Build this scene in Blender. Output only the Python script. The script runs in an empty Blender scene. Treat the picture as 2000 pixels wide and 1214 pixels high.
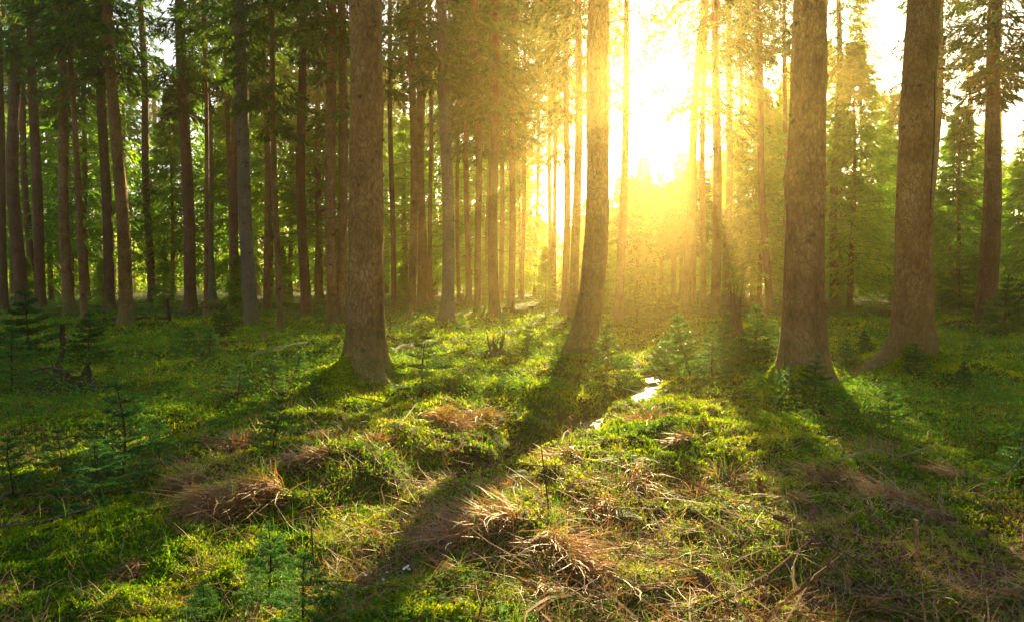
import bpy, math, random
import numpy as np
from mathutils import Vector, Matrix
R = math.radians
sc = bpy.context.scene
COL = sc.collection
# ------------------------------------------------------------------ camera
CAM_H = 1.4
F = 1333.0                       # focal length in pixels of the 2000 px wide photograph
PITCH = math.atan((607 - 555) / F)
cam_d = bpy.data.cameras.new('camera'); cam = bpy.data.objects.new('camera', cam_d); COL.objects.link(cam)
cam_d.lens = 24.0; cam_d.sensor_width = 36.0; cam_d.clip_start = 0.05; cam_d.clip_end = 2000
cam.location = (0, 0, CAM_H); cam.rotation_euler = (math.pi / 2 - PITCH, 0, 0)
sc.camera = cam
# ------------------------------------------------------------------ sky and sun
SUN_AZ, SUN_EL = R(13.1), R(16.8)          # azimuth from +Y towards +X
SV = np.array([math.sin(SUN_AZ) * math.cos(SUN_EL), math.cos(SUN_AZ) * math.cos(SUN_EL), math.sin(SUN_EL)])
w = bpy.data.worlds.new('World'); sc.world = w; w.use_nodes = True
nt = w.node_tree; nt.nodes.clear()
sky = nt.nodes.new('ShaderNodeTexSky'); sky.sky_type = 'NISHITA'; sky.sun_disc = False
sky.sun_elevation = SUN_EL; sky.sun_rotation = SUN_AZ; sky.dust_density = 2.5; sky.air_density = 1.0
bg = nt.nodes.new('ShaderNodeBackground'); bg.inputs['Strength'].default_value = 0.065
wo = nt.nodes.new('ShaderNodeOutputWorld')
nt.links.new(sky.outputs[0], bg.inputs[0]); nt.links.new(bg.outputs[0], wo.inputs[0])
sl = bpy.data.lights.new('sun', 'SUN'); sl.energy = 5.0; sl.angle = R(0.5); sl.color = (1.0, 0.77, 0.35)
so = bpy.data.objects.new('sun', sl); COL.objects.link(so); so.location = (0, 0, 60)
so.rotation_euler = Vector((-SV[0], -SV[1], -SV[2])).to_track_quat('-Z', 'Y').to_euler()
vs = sc.view_settings; vs.view_transform = 'Standard'; vs.look = 'None'; vs.gamma = 1.0; vs.use_curve_mapping = False
vs.exposure = 2.45
HAZE_DENSITY, HAZE_G = 0.0020, 0.80
cy = sc.cycles
cy.use_denoising = True
cy.max_bounces = 6; cy.diffuse_bounces = 3; cy.glossy_bounces = 2; cy.transmission_bounces = 4; cy.volume_bounces = 0
cy.transparent_max_bounces = 4; cy.caustics_reflective = False; cy.caustics_refractive = False
cy.sample_clamp_indirect = 4.0
# ------------------------------------------------------------------ noise and terrain
def vnoise(x, y, s=0):
    x = np.asarray(x, float); y = np.asarray(y, float)
    xi = np.floor(x); yi = np.floor(y); fx = x - xi; fy = y - yi
    fx = fx * fx * (3 - 2 * fx); fy = fy * fy * (3 - 2 * fy)
    def h(a, b):
        v = np.sin(a * 127.1 + b * 311.7 + s * 74.7) * 43758.5453
        return v - np.floor(v)
    return (h(xi, yi) * (1 - fx) + h(xi + 1, yi) * fx) * (1 - fy) + (h(xi, yi + 1) * (1 - fx) + h(xi + 1, yi + 1) * fx) * fy
def fbm(x, y, s=0, o=3):
    r = 0; a = .5; t = 0
    for k in range(o):
        r = r + a * vnoise(x * 2 ** k, y * 2 ** k, s + k * 7); t += a; a *= .5
    return r / t
def sst(a, b, x):
    t = np.clip((np.asarray(x, float) - a) / (b - a), 0, 1); return t * t * (3 - 2 * t)
STREAM = [(4.2, 17.0), (3.2, 13.5), (2.25, 11.3), (1.75, 9.6), (1.25, 8.6), (0.72, 7.7), (0.32, 6.7), (0.0, 6.1), (-0.42, 5.55), (-0.66, 5.0), (-0.95, 4.5)]
def stream_d(x, y):
    x = np.asarray(x, float); y = np.asarray(y, float)
    xm = x + .17 * (vnoise(x * 1.3, y * 1.3, 5) - .5) * 2 + .07 * (vnoise(x * 3.3, y * 3.3, 6) - .5) * 2
    best = np.full(np.shape(x), 99.0)
    for (ax, ay), (bx, by) in zip(STREAM[:-1], STREAM[1:]):
        dx, dy = bx - ax, by - ay
        t = np.clip(((xm - ax) * dx + (y - ay) * dy) / (dx * dx + dy * dy), 0, 1)
        best = np.minimum(best, np.hypot(xm - ax - t * dx, y - ay - t * dy))
    return best
MOUNDS = []      # (x, y, height, radius) root mounds
def mound(x, y):
    r = 0
    for (mx, my, h, rad) in MOUNDS:
        r = r + h * np.exp(-((x - mx) ** 2 + (y - my) ** 2) / rad ** 2)
    return r
def H0(x, y):
    d = stream_d(x, y)
    z = 0.55 * sst(11, 40, y) + 0.6 * sst(45, 120, y) + .02 * (np.abs(x) > 60)
    near = sst(60, 20, np.hypot(x, y))
    z = z + near * (0.30 * (fbm(x * .33, y * .33, 1) - .5) + 0.34 * (fbm(x * 1.05, y * 1.05, 2) - .5)) + (1 - near) * .5 * (fbm(x * .08, y * .08, 4) - .5)
    z = z - 0.24 * np.exp(-(d / .34) ** 2) * sst(4.3, 5.1, y) - .06 * np.exp(-(d / 1.0) ** 2)
    z = z + 0.16 * np.exp(-((x + 1.35) ** 2 / .5 + (y - 5.9) ** 2 / .7))          # moss mound on the far bank
    z = z + 0.03 * np.exp(-((x - .5) ** 2 / .8 + (y - 4.6) ** 2 / .35)) + .10 * np.exp(-((x - 1.9) ** 2 / 1.2 + (y - 5.6) ** 2 / .9))
    return z - .08
def Hd(x, y):        # hummocks of the moss
    d = stream_d(x, y)
    b = 1 - np.abs(2 * vnoise(x * 3.1, y * 3.1, 21) - 1); c = 1 - np.abs(2 * vnoise(x * 7.7, y * 7.7, 22) - 1)
    b = .6 * b + .5 * (1 - np.abs(2 * vnoise(x * 1.7 + 3, y * 1.7, 23) - 1)) ** 1.5
    return (0.125 * b + 0.04 * c) * sst(.10, .35, d) * (0.5 + .5 * sst(30, 8, y)) - .05
def H(x, y):
    return H0(x, y) + mound(x, y) + Hd(x, y)
cp, sp_ = math.cos(PITCH), math.sin(PITCH)
def ray(u, v):
    a = (u - 1000) / F; b = (607 - v) / F
    return np.array([a, cp + b * sp_, -sp_ + b * cp])
def hit(u, v, h=0.0):
    """ground point under a photograph pixel"""
    d = ray(u, v); d = d / d[1]
    y = 2.0
    while y < 140:
        x = d[0] * y; z = CAM_H + d[2] * y
        if z <= float(H0(x, y)) + h: break
        y *= 1.006
    return np.array([d[0] * y, y, 0.0])
def at(u, v, Y):
    d = ray(u, v); d = d / d[1]; return np.array([d[0] * Y, Y, CAM_H + d[2] * Y])
# ------------------------------------------------------------------ materials
def new_mat(name):
    m = bpy.data.materials.new(name); m.use_nodes = True; m.node_tree.nodes.clear()
    n = m.node_tree.nodes; l = m.node_tree.links
    out = n.new('ShaderNodeOutputMaterial'); return m, n, l, out
def ramp(n, stops):
    r = n.new('ShaderNodeValToRGB'); e = r.color_ramp.elements
    e[0].position, e[0].color = stops[0][0], (*stops[0][1], 1); e[1].position, e[1].color = stops[-1][0], (*stops[-1][1], 1)
    for p, c in stops[1:-1]:
        k = e.new(p); k.color = (*c, 1)
    return r
def noise(n, l, coord, scale, detail=3, rough=.6):
    t = n.new('ShaderNodeTexNoise'); t.inputs['Scale'].default_value = scale; t.inputs['Detail'].default_value = detail
    t.inputs['Roughness'].default_value = rough
    if coord is not None: l.new(coord, t.inputs['Vector'])
    return t
def leaf_mat(name, stops, trans=.45, scale=.8, fine=14, rough=.55, spec=.25, obj_rand=.25, tcol=1.6):
    m, n, l, out = new_mat(name)
    g = n.new('ShaderNodeNewGeometry')
    a = noise(n, l, g.outputs['Position'], scale, 2); b = noise(n, l, g.outputs['Position'], fine, 1)
    oi = n.new('ShaderNodeObjectInfo')
    mx = n.new('ShaderNodeMath'); mx.operation = 'MULTIPLY_ADD'; l.new(b.outputs['Fac'], mx.inputs[0]); mx.inputs[1].default_value = .8; l.new(a.outputs['Fac'], mx.inputs[2])
    m2 = n.new('ShaderNodeMath'); m2.operation = 'MULTIPLY_ADD'; l.new(oi.outputs['Random'], m2.inputs[0]); m2.inputs[1].default_value = obj_rand; l.new(mx.outputs[0], m2.inputs[2])
    m3 = n.new('ShaderNodeMath'); m3.operation = 'SUBTRACT'; l.new(m2.outputs[0], m3.inputs[0]); m3.inputs[1].default_value = .4 + obj_rand / 2
    r = ramp(n, stops); l.new(m3.outputs[0], r.inputs[0])
    p = n.new('ShaderNodeBsdfPrincipled'); l.new(r.outputs[0], p.inputs['Base Color']); p.inputs['Roughness'].default_value = rough
    p.inputs['Specular IOR Level'].default_value = spec
    t = n.new('ShaderNodeBsdfTranslucent')
    mc = n.new('ShaderNodeMix'); mc.data_type = 'RGBA'; mc.blend_type = 'MULTIPLY'; mc.inputs[0].default_value = 1
    l.new(r.outputs[0], mc.inputs[6]); mc.inputs[7].default_value = (tcol * 1.25, tcol, tcol * .35, 1)
    l.new(mc.outputs[2], t.inputs[0])
    s = n.new('ShaderNodeMixShader'); s.inputs[0].default_value = trans
    l.new(p.outputs[0], s.inputs[1]); l.new(t.outputs[0], s.inputs[2]); l.new(s.outputs[0], out.inputs[0])
    return m
M = {}
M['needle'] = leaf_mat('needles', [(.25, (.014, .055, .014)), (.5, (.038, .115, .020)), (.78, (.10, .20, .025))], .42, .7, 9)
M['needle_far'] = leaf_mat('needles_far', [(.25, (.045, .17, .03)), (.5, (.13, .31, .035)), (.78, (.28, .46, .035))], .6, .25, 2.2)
M['needle_young'] = leaf_mat('needles_young', [(.25, (.010, .075, .022)), (.5, (.03, .135, .035)), (.8, (.10, .26, .07))], .4, 1.2, 20, .55, .2)
M['moss'] = leaf_mat('moss', [(.2, (.018, .070, .006)), (.42, (.07, .20, .008)), (.58, (.22, .34, .008)), (.85, (.46, .47, .015))], .45, 1.3, 30, .7, .1)
M['bilberry'] = leaf_mat('bilberry_leaves', [(.2, (.018, .11, .014)), (.5, (.05, .22, .022)), (.8, (.15, .35, .035))], .45, .9, 30, .75, .08)
M['grass'] = leaf_mat('grass', [(.2, (.025, .12, .014)), (.5, (.07, .22, .02)), (.8, (.18, .28, .04))], .45, 1.1, 18, .5, .25)
M['straw'] = leaf_mat('straw', [(.2, (.17, .08, .045)), (.5, (.40, .22, .13)), (.8, (.62, .43, .30))], .35, 3, 60, .55, .3, .2, 1.0)
M['litter'] = leaf_mat('litter', [(.2, (.06, .028, .014)), (.5, (.17, .08, .035)), (.8, (.34, .19, .09))], .15, 3, 50, .7, .1, .2, 1.0)
M['fern'] = leaf_mat('fern', [(.2, (.02, .10, .045)), (.5, (.05, .16, .08)), (.8, (.12, .25, .15))], .3, 2, 40, .75, .15)
M['petal'] = leaf_mat('petal', [(.2, (.75, .75, .75)), (.8, (.85, .85, .85))], .3, 2, 30, .6, .2, .1, 1.0)
def bark_mat(name, c0, c1, c2, moss=.6, sc_=1.0):
    m, n, l, out = new_mat(name)
    tc = n.new('ShaderNodeTexCoord'); oi = n.new('ShaderNodeObjectInfo')
    ad = n.new('ShaderNodeVectorMath'); ad.operation = 'ADD'; l.new(tc.outputs['Object'], ad.inputs[0])
    cx = n.new('ShaderNodeMath'); cx.operation = 'MULTIPLY'; l.new(oi.outputs['Random'], cx.inputs[0]); cx.inputs[1].default_value = 37
    l.new(cx.outputs[0], ad.inputs[1])
    mp = n.new('ShaderNodeMapping'); mp.inputs['Scale'].default_value = (1, 1, .45); l.new(ad.outputs[0], mp.inputs[0])
    a = noise(n, l, mp.outputs[0], 3.0, 5, .65); f = noise(n, l, mp.outputs[0], 26 * sc_, 4, .7)
    v = n.new('ShaderNodeTexVoronoi'); v.inputs['Scale'].default_value = 19 * sc_; l.new(mp.outputs[0], v.inputs['Vector'])
    v.feature = 'DISTANCE_TO_EDGE'
    k = n.new('ShaderNodeTexVoronoi'); k.inputs['Scale'].default_value = 2.3; k.inputs['Randomness'].default_value = 1
    mk = n.new('ShaderNodeMapping'); mk.inputs['Scale'].default_value = (1, 1, 1.5); l.new(ad.outputs[0], mk.inputs[0]); l.new(mk.outputs[0], k.inputs['Vector'])
    bnd = noise(n, l, None, 1.0, 2, .6); mb = n.new('ShaderNodeMapping'); mb.inputs['Scale'].default_value = (.25, .25, 5); l.new(ad.outputs[0], mb.inputs[0]); l.new(mb.outputs[0], bnd.inputs['Vector'])
    mix = n.new('ShaderNodeMath'); mix.operation = 'MULTIPLY_ADD'; l.new(f.outputs['Fac'], mix.inputs[0]); mix.inputs[1].default_value = .6; l.new(a.outputs['Fac'], mix.inputs[2])
    mix2 = n.new('ShaderNodeMath'); mix2.operation = 'MULTIPLY_ADD'; l.new(bnd.outputs['Fac'], mix2.inputs[0]); mix2.inputs[1].default_value = .22; l.new(mix.outputs[0], mix2.inputs[2])
    mo = n.new('ShaderNodeMath'); mo.operation = 'SUBTRACT'; l.new(mix2.outputs[0], mo.inputs[0]); mo.inputs[1].default_value = .41
    r = ramp(n, [(.25, c0), (.5, c1), (.8, c2)]); l.new(mo.outputs[0], r.inputs[0])
    # crevices
    cr = ramp(n, [(0.0, (.45, .42, .38)), (.10, (1, 1, 1))]); l.new(v.outputs['Distance'], cr.inputs[0])
    mu = n.new('ShaderNodeMix'); mu.data_type = 'RGBA'; mu.blend_type = 'MULTIPLY'; mu.inputs[0].default_value = .8
    pm = n.new('ShaderNodeMapRange'); l.new(a.outputs['Fac'], pm.inputs[0]); pm.inputs[1].default_value = .42; pm.inputs[2].default_value = .6; pm.inputs[3].default_value = .15; pm.inputs[4].default_value = 1; l.new(pm.outputs[0], mu.inputs[0])
    l.new(r.outputs[0], mu.inputs[6]); l.new(cr.outputs[0], mu.inputs[7])
    kr = ramp(n, [(.07, (.28, .24, .2)), (.15, (1, 1, 1))]); l.new(k.outputs['Distance'], kr.inputs[0])
    mu2 = n.new('ShaderNodeMix'); mu2.data_type = 'RGBA'; mu2.blend_type = 'MULTIPLY'; mu2.inputs[0].default_value = .85
    l.new(mu.outputs[2], mu2.inputs[6]); l.new(kr.outputs[0], mu2.inputs[7])
    # moss and lichen near the foot
    sx = n.new('ShaderNodeSeparateXYZ'); l.new(tc.outputs['Object'], sx.inputs[0])
    mr = n.new('ShaderNodeMapRange'); l.new(sx.outputs['Z'], mr.inputs[0]); mr.inputs[1].default_value = 0; mr.inputs[2].default_value = 2.2; mr.inputs[3].default_value = 1; mr.inputs[4].default_value = 0
    ln = noise(n, l, ad.outputs[0], 16, 4, .7)
    lm = n.new('ShaderNodeMath'); lm.operation = 'MULTIPLY'; l.new(mr.outputs[0], lm.inputs[0]); l.new(ln.outputs['Fac'], lm.inputs[1])
    lr = n.new('ShaderNodeMapRange'); l.new(lm.outputs[0], lr.inputs[0]); lr.inputs[1].default_value = .25; lr.inputs[2].default_value = .55; lr.inputs[3].default_value = 0; lr.inputs[4].default_value = moss
    mm = n.new('ShaderNodeMix'); mm.data_type = 'RGBA'; l.new(lr.outputs[0], mm.inputs[0]); l.new(mu2.outputs[2], mm.inputs[6]); mm.inputs[7].default_value = (.13, .17, .05, 1)
    p = n.new('ShaderNodeBsdfPrincipled'); p.inputs['Roughness'].default_value = .85; p.inputs['Specular IOR Level'].default_value = .2
    l.new(mm.outputs[2], p.inputs['Base Color'])
    b1 = n.new('ShaderNodeBump'); b1.inputs['Strength'].default_value = .8; b1.inputs['Distance'].default_value = .035
    hm = n.new('ShaderNodeMath'); hm.operation = 'MULTIPLY_ADD'; l.new(f.outputs['Fac'], hm.inputs[0]); hm.inputs[1].default_value = .6
    vm = n.new('ShaderNodeMath'); vm.operation = 'MINIMUM'; l.new(v.outputs['Distance'], vm.inputs[0]); vm.inputs[1].default_value = .2
    vm2 = n.new('ShaderNodeMath'); vm2.operation = 'MULTIPLY'; l.new(vm.outputs[0], vm2.inputs[0]); vm2.inputs[1].default_value = 2.5
    l.new(vm2.outputs[0], hm.inputs[2]); l.new(hm.outputs[0], b1.inputs['Height']); l.new(b1.outputs[0], p.inputs['Normal'])
    l.new(p.outputs[0], out.inputs[0]); return m
M['bark'] = bark_mat('spruce_bark', (.085, .038, .015), (.27, .125, .048), (.48, .27, .12), .6)
M['bark_red'] = bark_mat('spruce_bark_reddish', (.060, .024, .014), (.16, .065, .036), (.28, .14, .08), .35)
M['bark_pale'] = bark_mat('spruce_bark_grey', (.10, .075, .055), (.20, .155, .115), (.32, .26, .20), .6)
M['wood'] = bark_mat('dead_wood', (.06, .04, .025), (.15, .10, .065), (.30, .22, .15), .0, 2)
M['wood_dark'] = bark_mat('rotten_wood', (.014, .009, .006), (.04, .024, .015), (.10, .06, .04), .3, 2)
M['wood_pale'] = bark_mat('bleached_wood', (.25, .19, .14), (.42, .34, .27), (.6, .52, .44), .0, 2)
M['wood_tan'] = bark_mat('peeled_wood', (.20, .11, .04), (.36, .20, .08), (.5, .32, .15), .0, 2)
M['cone'] = bark_mat('cone_scales', (.12, .05, .03), (.26, .12, .07), (.42, .24, .15), .0, 3)
def ground_mat():
    m, n, l, out = new_mat('forest_floor')
    g = n.new('ShaderNodeNewGeometry')
    a = noise(n, l, g.outputs['Position'], .9, 5); b = noise(n, l, g.outputs['Position'], 18, 4, .7)
    s = n.new('ShaderNodeMath'); s.operation = 'MULTIPLY_ADD'; l.new(b.outputs['Fac'], s.inputs[0]); s.inputs[1].default_value = .7; l.new(a.outputs['Fac'], s.inputs[2])
    s2 = n.new('ShaderNodeMath'); s2.operation = 'SUBTRACT'; l.new(s.outputs[0], s2.inputs[0]); s2.inputs[1].default_value = .35
    r = ramp(n, [(.25, (.020, .014, .008)), (.42, (.05, .035, .014)), (.52, (.045, .075, .010)), (.75, (.10, .13, .012))]); l.new(s2.outputs[0], r.inputs[0])
    p = n.new('ShaderNodeBsdfPrincipled'); p.inputs['Roughness'].default_value = .9; p.inputs['Specular IOR Level'].default_value = .1; l.new(r.outputs[0], p.inputs['Base Color'])
    bu = n.new('ShaderNodeBump'); bu.inputs['Strength'].default_value = .9; bu.inputs['Distance'].default_value = .03; l.new(b.outputs['Fac'], bu.inputs['Height']); l.new(bu.outputs[0], p.inputs['Normal'])
    l.new(p.outputs[0], out.inputs[0]); return m
M['ground'] = ground_mat()
def water_mat():
    m, n, l, out = new_mat('brown_water')
    g = n.new('ShaderNodeNewGeometry')
    b = noise(n, l, g.outputs['Position'], 26, 3, .6); c = noise(n, l, g.outputs['Position'], 6, 2)
    r = ramp(n, [(.3, (.05, .022, .008)), (.7, (.24, .12, .045))]); l.new(c.outputs['Fac'], r.inputs[0])
    p = n.new('ShaderNodeBsdfPrincipled'); p.inputs['Roughness'].default_value = .16; l.new(r.outputs[0], p.inputs['Base Color']); p.inputs['IOR'].default_value = 1.33
    p.inputs['Specular IOR Level'].default_value = .4
    bu = n.new('ShaderNodeBump'); bu.inputs['Strength'].default_value = .7; bu.inputs['Distance'].default_value = .02; l.new(b.outputs['Fac'], bu.inputs['Height']); l.new(bu.outputs[0], p.inputs['Normal'])
    l.new(p.outputs[0], out.inputs[0]); return m
M['water'] = water_mat()
# ------------------------------------------------------------------ mesh collector (quads only)
class G:
    def __init__(s): s.v = []; s.q = []; s.m = []; s.n = 0
    def add(s, v, q, mi=0):
        v = np.asarray(v, float).reshape(-1, 3); q = np.asarray(q, int).reshape(-1, 4)
        s.v.append(v); s.q.append(q + s.n); s.m.append(np.full(len(q), mi)); s.n += len(v)
    def quads(s, P4, mi=0):            # (n,4,3) separate quads
        P4 = np.asarray(P4, float).reshape(-1, 4, 3); k = len(P4)
        s.add(P4.reshape(-1, 3), np.arange(4 * k).reshape(-1, 4), mi)
    def leaves(s, P, D, L, W, N=None, mi=0, wide=.45):
        P = np.asarray(P, float).reshape(-1, 3); D = np.asarray(D, float).reshape(-1, 3)
        D = D / (np.linalg.norm(D, axis=1, keepdims=True) + 1e-9)
        n = len(P)
        if N is None: N = RNG.normal(size=(n, 3))
        S = np.cross(D, np.asarray(N, float).reshape(-1, 3)); S = S / (np.linalg.norm(S, axis=1, keepdims=True) + 1e-9)
        L = (np.ones(n) * L).reshape(n, 1); W = (np.ones(n) * W).reshape(n, 1)
        mid = P + D * L * wide
        s.quads(np.stack([P, mid + S * W / 2, P + D * L, mid - S * W / 2], 1), mi)
    def tube(s, pts, rad, seg=6, mi=0, cap=True):
        pts = np.asarray(pts, float); k = len(pts); rad = np.ones(k) * rad
        T = np.gradient(pts, axis=0); T /= np.linalg.norm(T, axis=1, keepdims=True) + 1e-9
        ref = np.array([0, 0, 1.0]) if abs(T[0][2]) < .8 else np.array([1.0, 0, 0])
        A = np.cross(T, ref); A /= np.linalg.norm(A, axis=1, keepdims=True) + 1e-9; B = np.cross(T, A)
        th = np.linspace(0, 2 * np.pi, seg, endpoint=False)
        V = pts[:, None] + rad[:, None, None] * (np.cos(th)[None, :, None] * A[:, None] + np.sin(th)[None, :, None] * B[:, None])
        idx = np.arange(k * seg).reshape(k, seg); n_ = np.roll(idx, -1, 1)
        q = np.stack([idx[:-1], n_[:-1], n_[1:], idx[1:]], -1).reshape(-1, 4)
        s.add(V.reshape(-1, 3), q, mi)
        if cap and seg % 2 == 0:
            for e in (0, k - 1):
                c = []
                for j in range(0, seg - 2, 2): c.append([e * seg, e * seg + j + 1, e * seg + j + 2, e * seg + (j + 3) % seg])
                s.add(V.reshape(-1, 3), c, mi)
    def blades(s, P, az, L, lean, bend, W, ns=4, mi=0, wob=.0):
        """curved ribbons: start lean (0 upright) bending over by bend radians"""
        P = np.asarray(P, float).reshape(-1, 3); n = len(P)
        az = np.ones(n) * az; L = np.ones(n) * L; lean = np.ones(n) * lean; bend = np.ones(n) * bend; W = np.ones(n) * W
        pts = [P]; ang = lean.copy(); azz = az.copy()
        for k in range(ns):
            st = (L / ns)[:, None]
            d = np.stack([np.cos(azz) * np.sin(ang), np.sin(azz) * np.sin(ang), np.cos(ang)], 1)
            pts.append(pts[-1] + d * st); ang = ang + bend / ns; azz = azz + wob * RNG.normal(size=n)
        S = np.stack([-np.sin(az), np.cos(az), np.zeros(n)], 1)
        tw = RNG.normal(size=(n, 1)) * .5; S = S * np.cos(tw) + np.array([0, 0, 1.0]) * np.sin(tw)
        V = []
        for k, p in enumerate(pts):
            wk = (W * (1 - (k / ns) ** 1.5 * .92) / 2)[:, None]; V += [p - S * wk, p + S * wk]
        V = np.stack(V, 1)                                   # n, 2(ns+1), 3
        base = (np.arange(n) * 2 * (ns + 1))[:, None, None]
        k = np.arange(ns)[None, :, None] * 2
        q = base + k + np.array([0, 1, 3, 2])[None, None, :]
        s.add(V.reshape(-1, 3), q.reshape(-1, 4), mi)
    def mesh(s, name, mats, smooth=False):
        v = np.concatenate(s.v); q = np.concatenate(s.q); mi = np.concatenate(s.m)
        me = bpy.data.meshes.new(name)
        me.vertices.add(len(v)); me.vertices.foreach_set('co', v.astype(np.float32).ravel())
        me.loops.add(q.size); me.loops.foreach_set('vertex_index', q.astype(np.int32).ravel())
        me.polygons.add(len(q)); me.polygons.foreach_set('loop_start', (np.arange(len(q)) * 4).astype(np.int32))
        me.polygons.foreach_set('loop_total', np.full(len(q), 4, np.int32))
        me.polygons.foreach_set('material_index', mi.astype(np.int32))
        me.polygons.foreach_set('use_smooth', np.full(len(q), bool(smooth)))
        for m in mats: me.materials.append(m)
        me.update(calc_edges=True); return me
RNG = np.random.default_rng(11)
def link(name, me, parent=None):
    o = bpy.data.objects.new(name, me); COL.objects.link(o)
    if parent is not None: o.parent = parent
    return o
def tag(o, label=None, cat=None, group=None, kind=None):
    for k, v in (('label', label), ('category', cat), ('group', group), ('kind', kind)):
        if v: o[k] = v
    return o
def thing(name, loc, label, cat, group=None, rz=0, scale=None):
    o = bpy.data.objects.new(name, None); COL.objects.link(o); o.location = loc; o.rotation_euler = (0, 0, rz)
    o.empty_display_size = .2
    if scale: o.scale = scale
    return tag(o, label, cat, group)
def rep_copy(o, parent=None):
    c = o.copy(); COL.objects.link(c); c.parent = parent
    for ch in o.children: rep_copy(ch, c)
    return c
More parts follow.
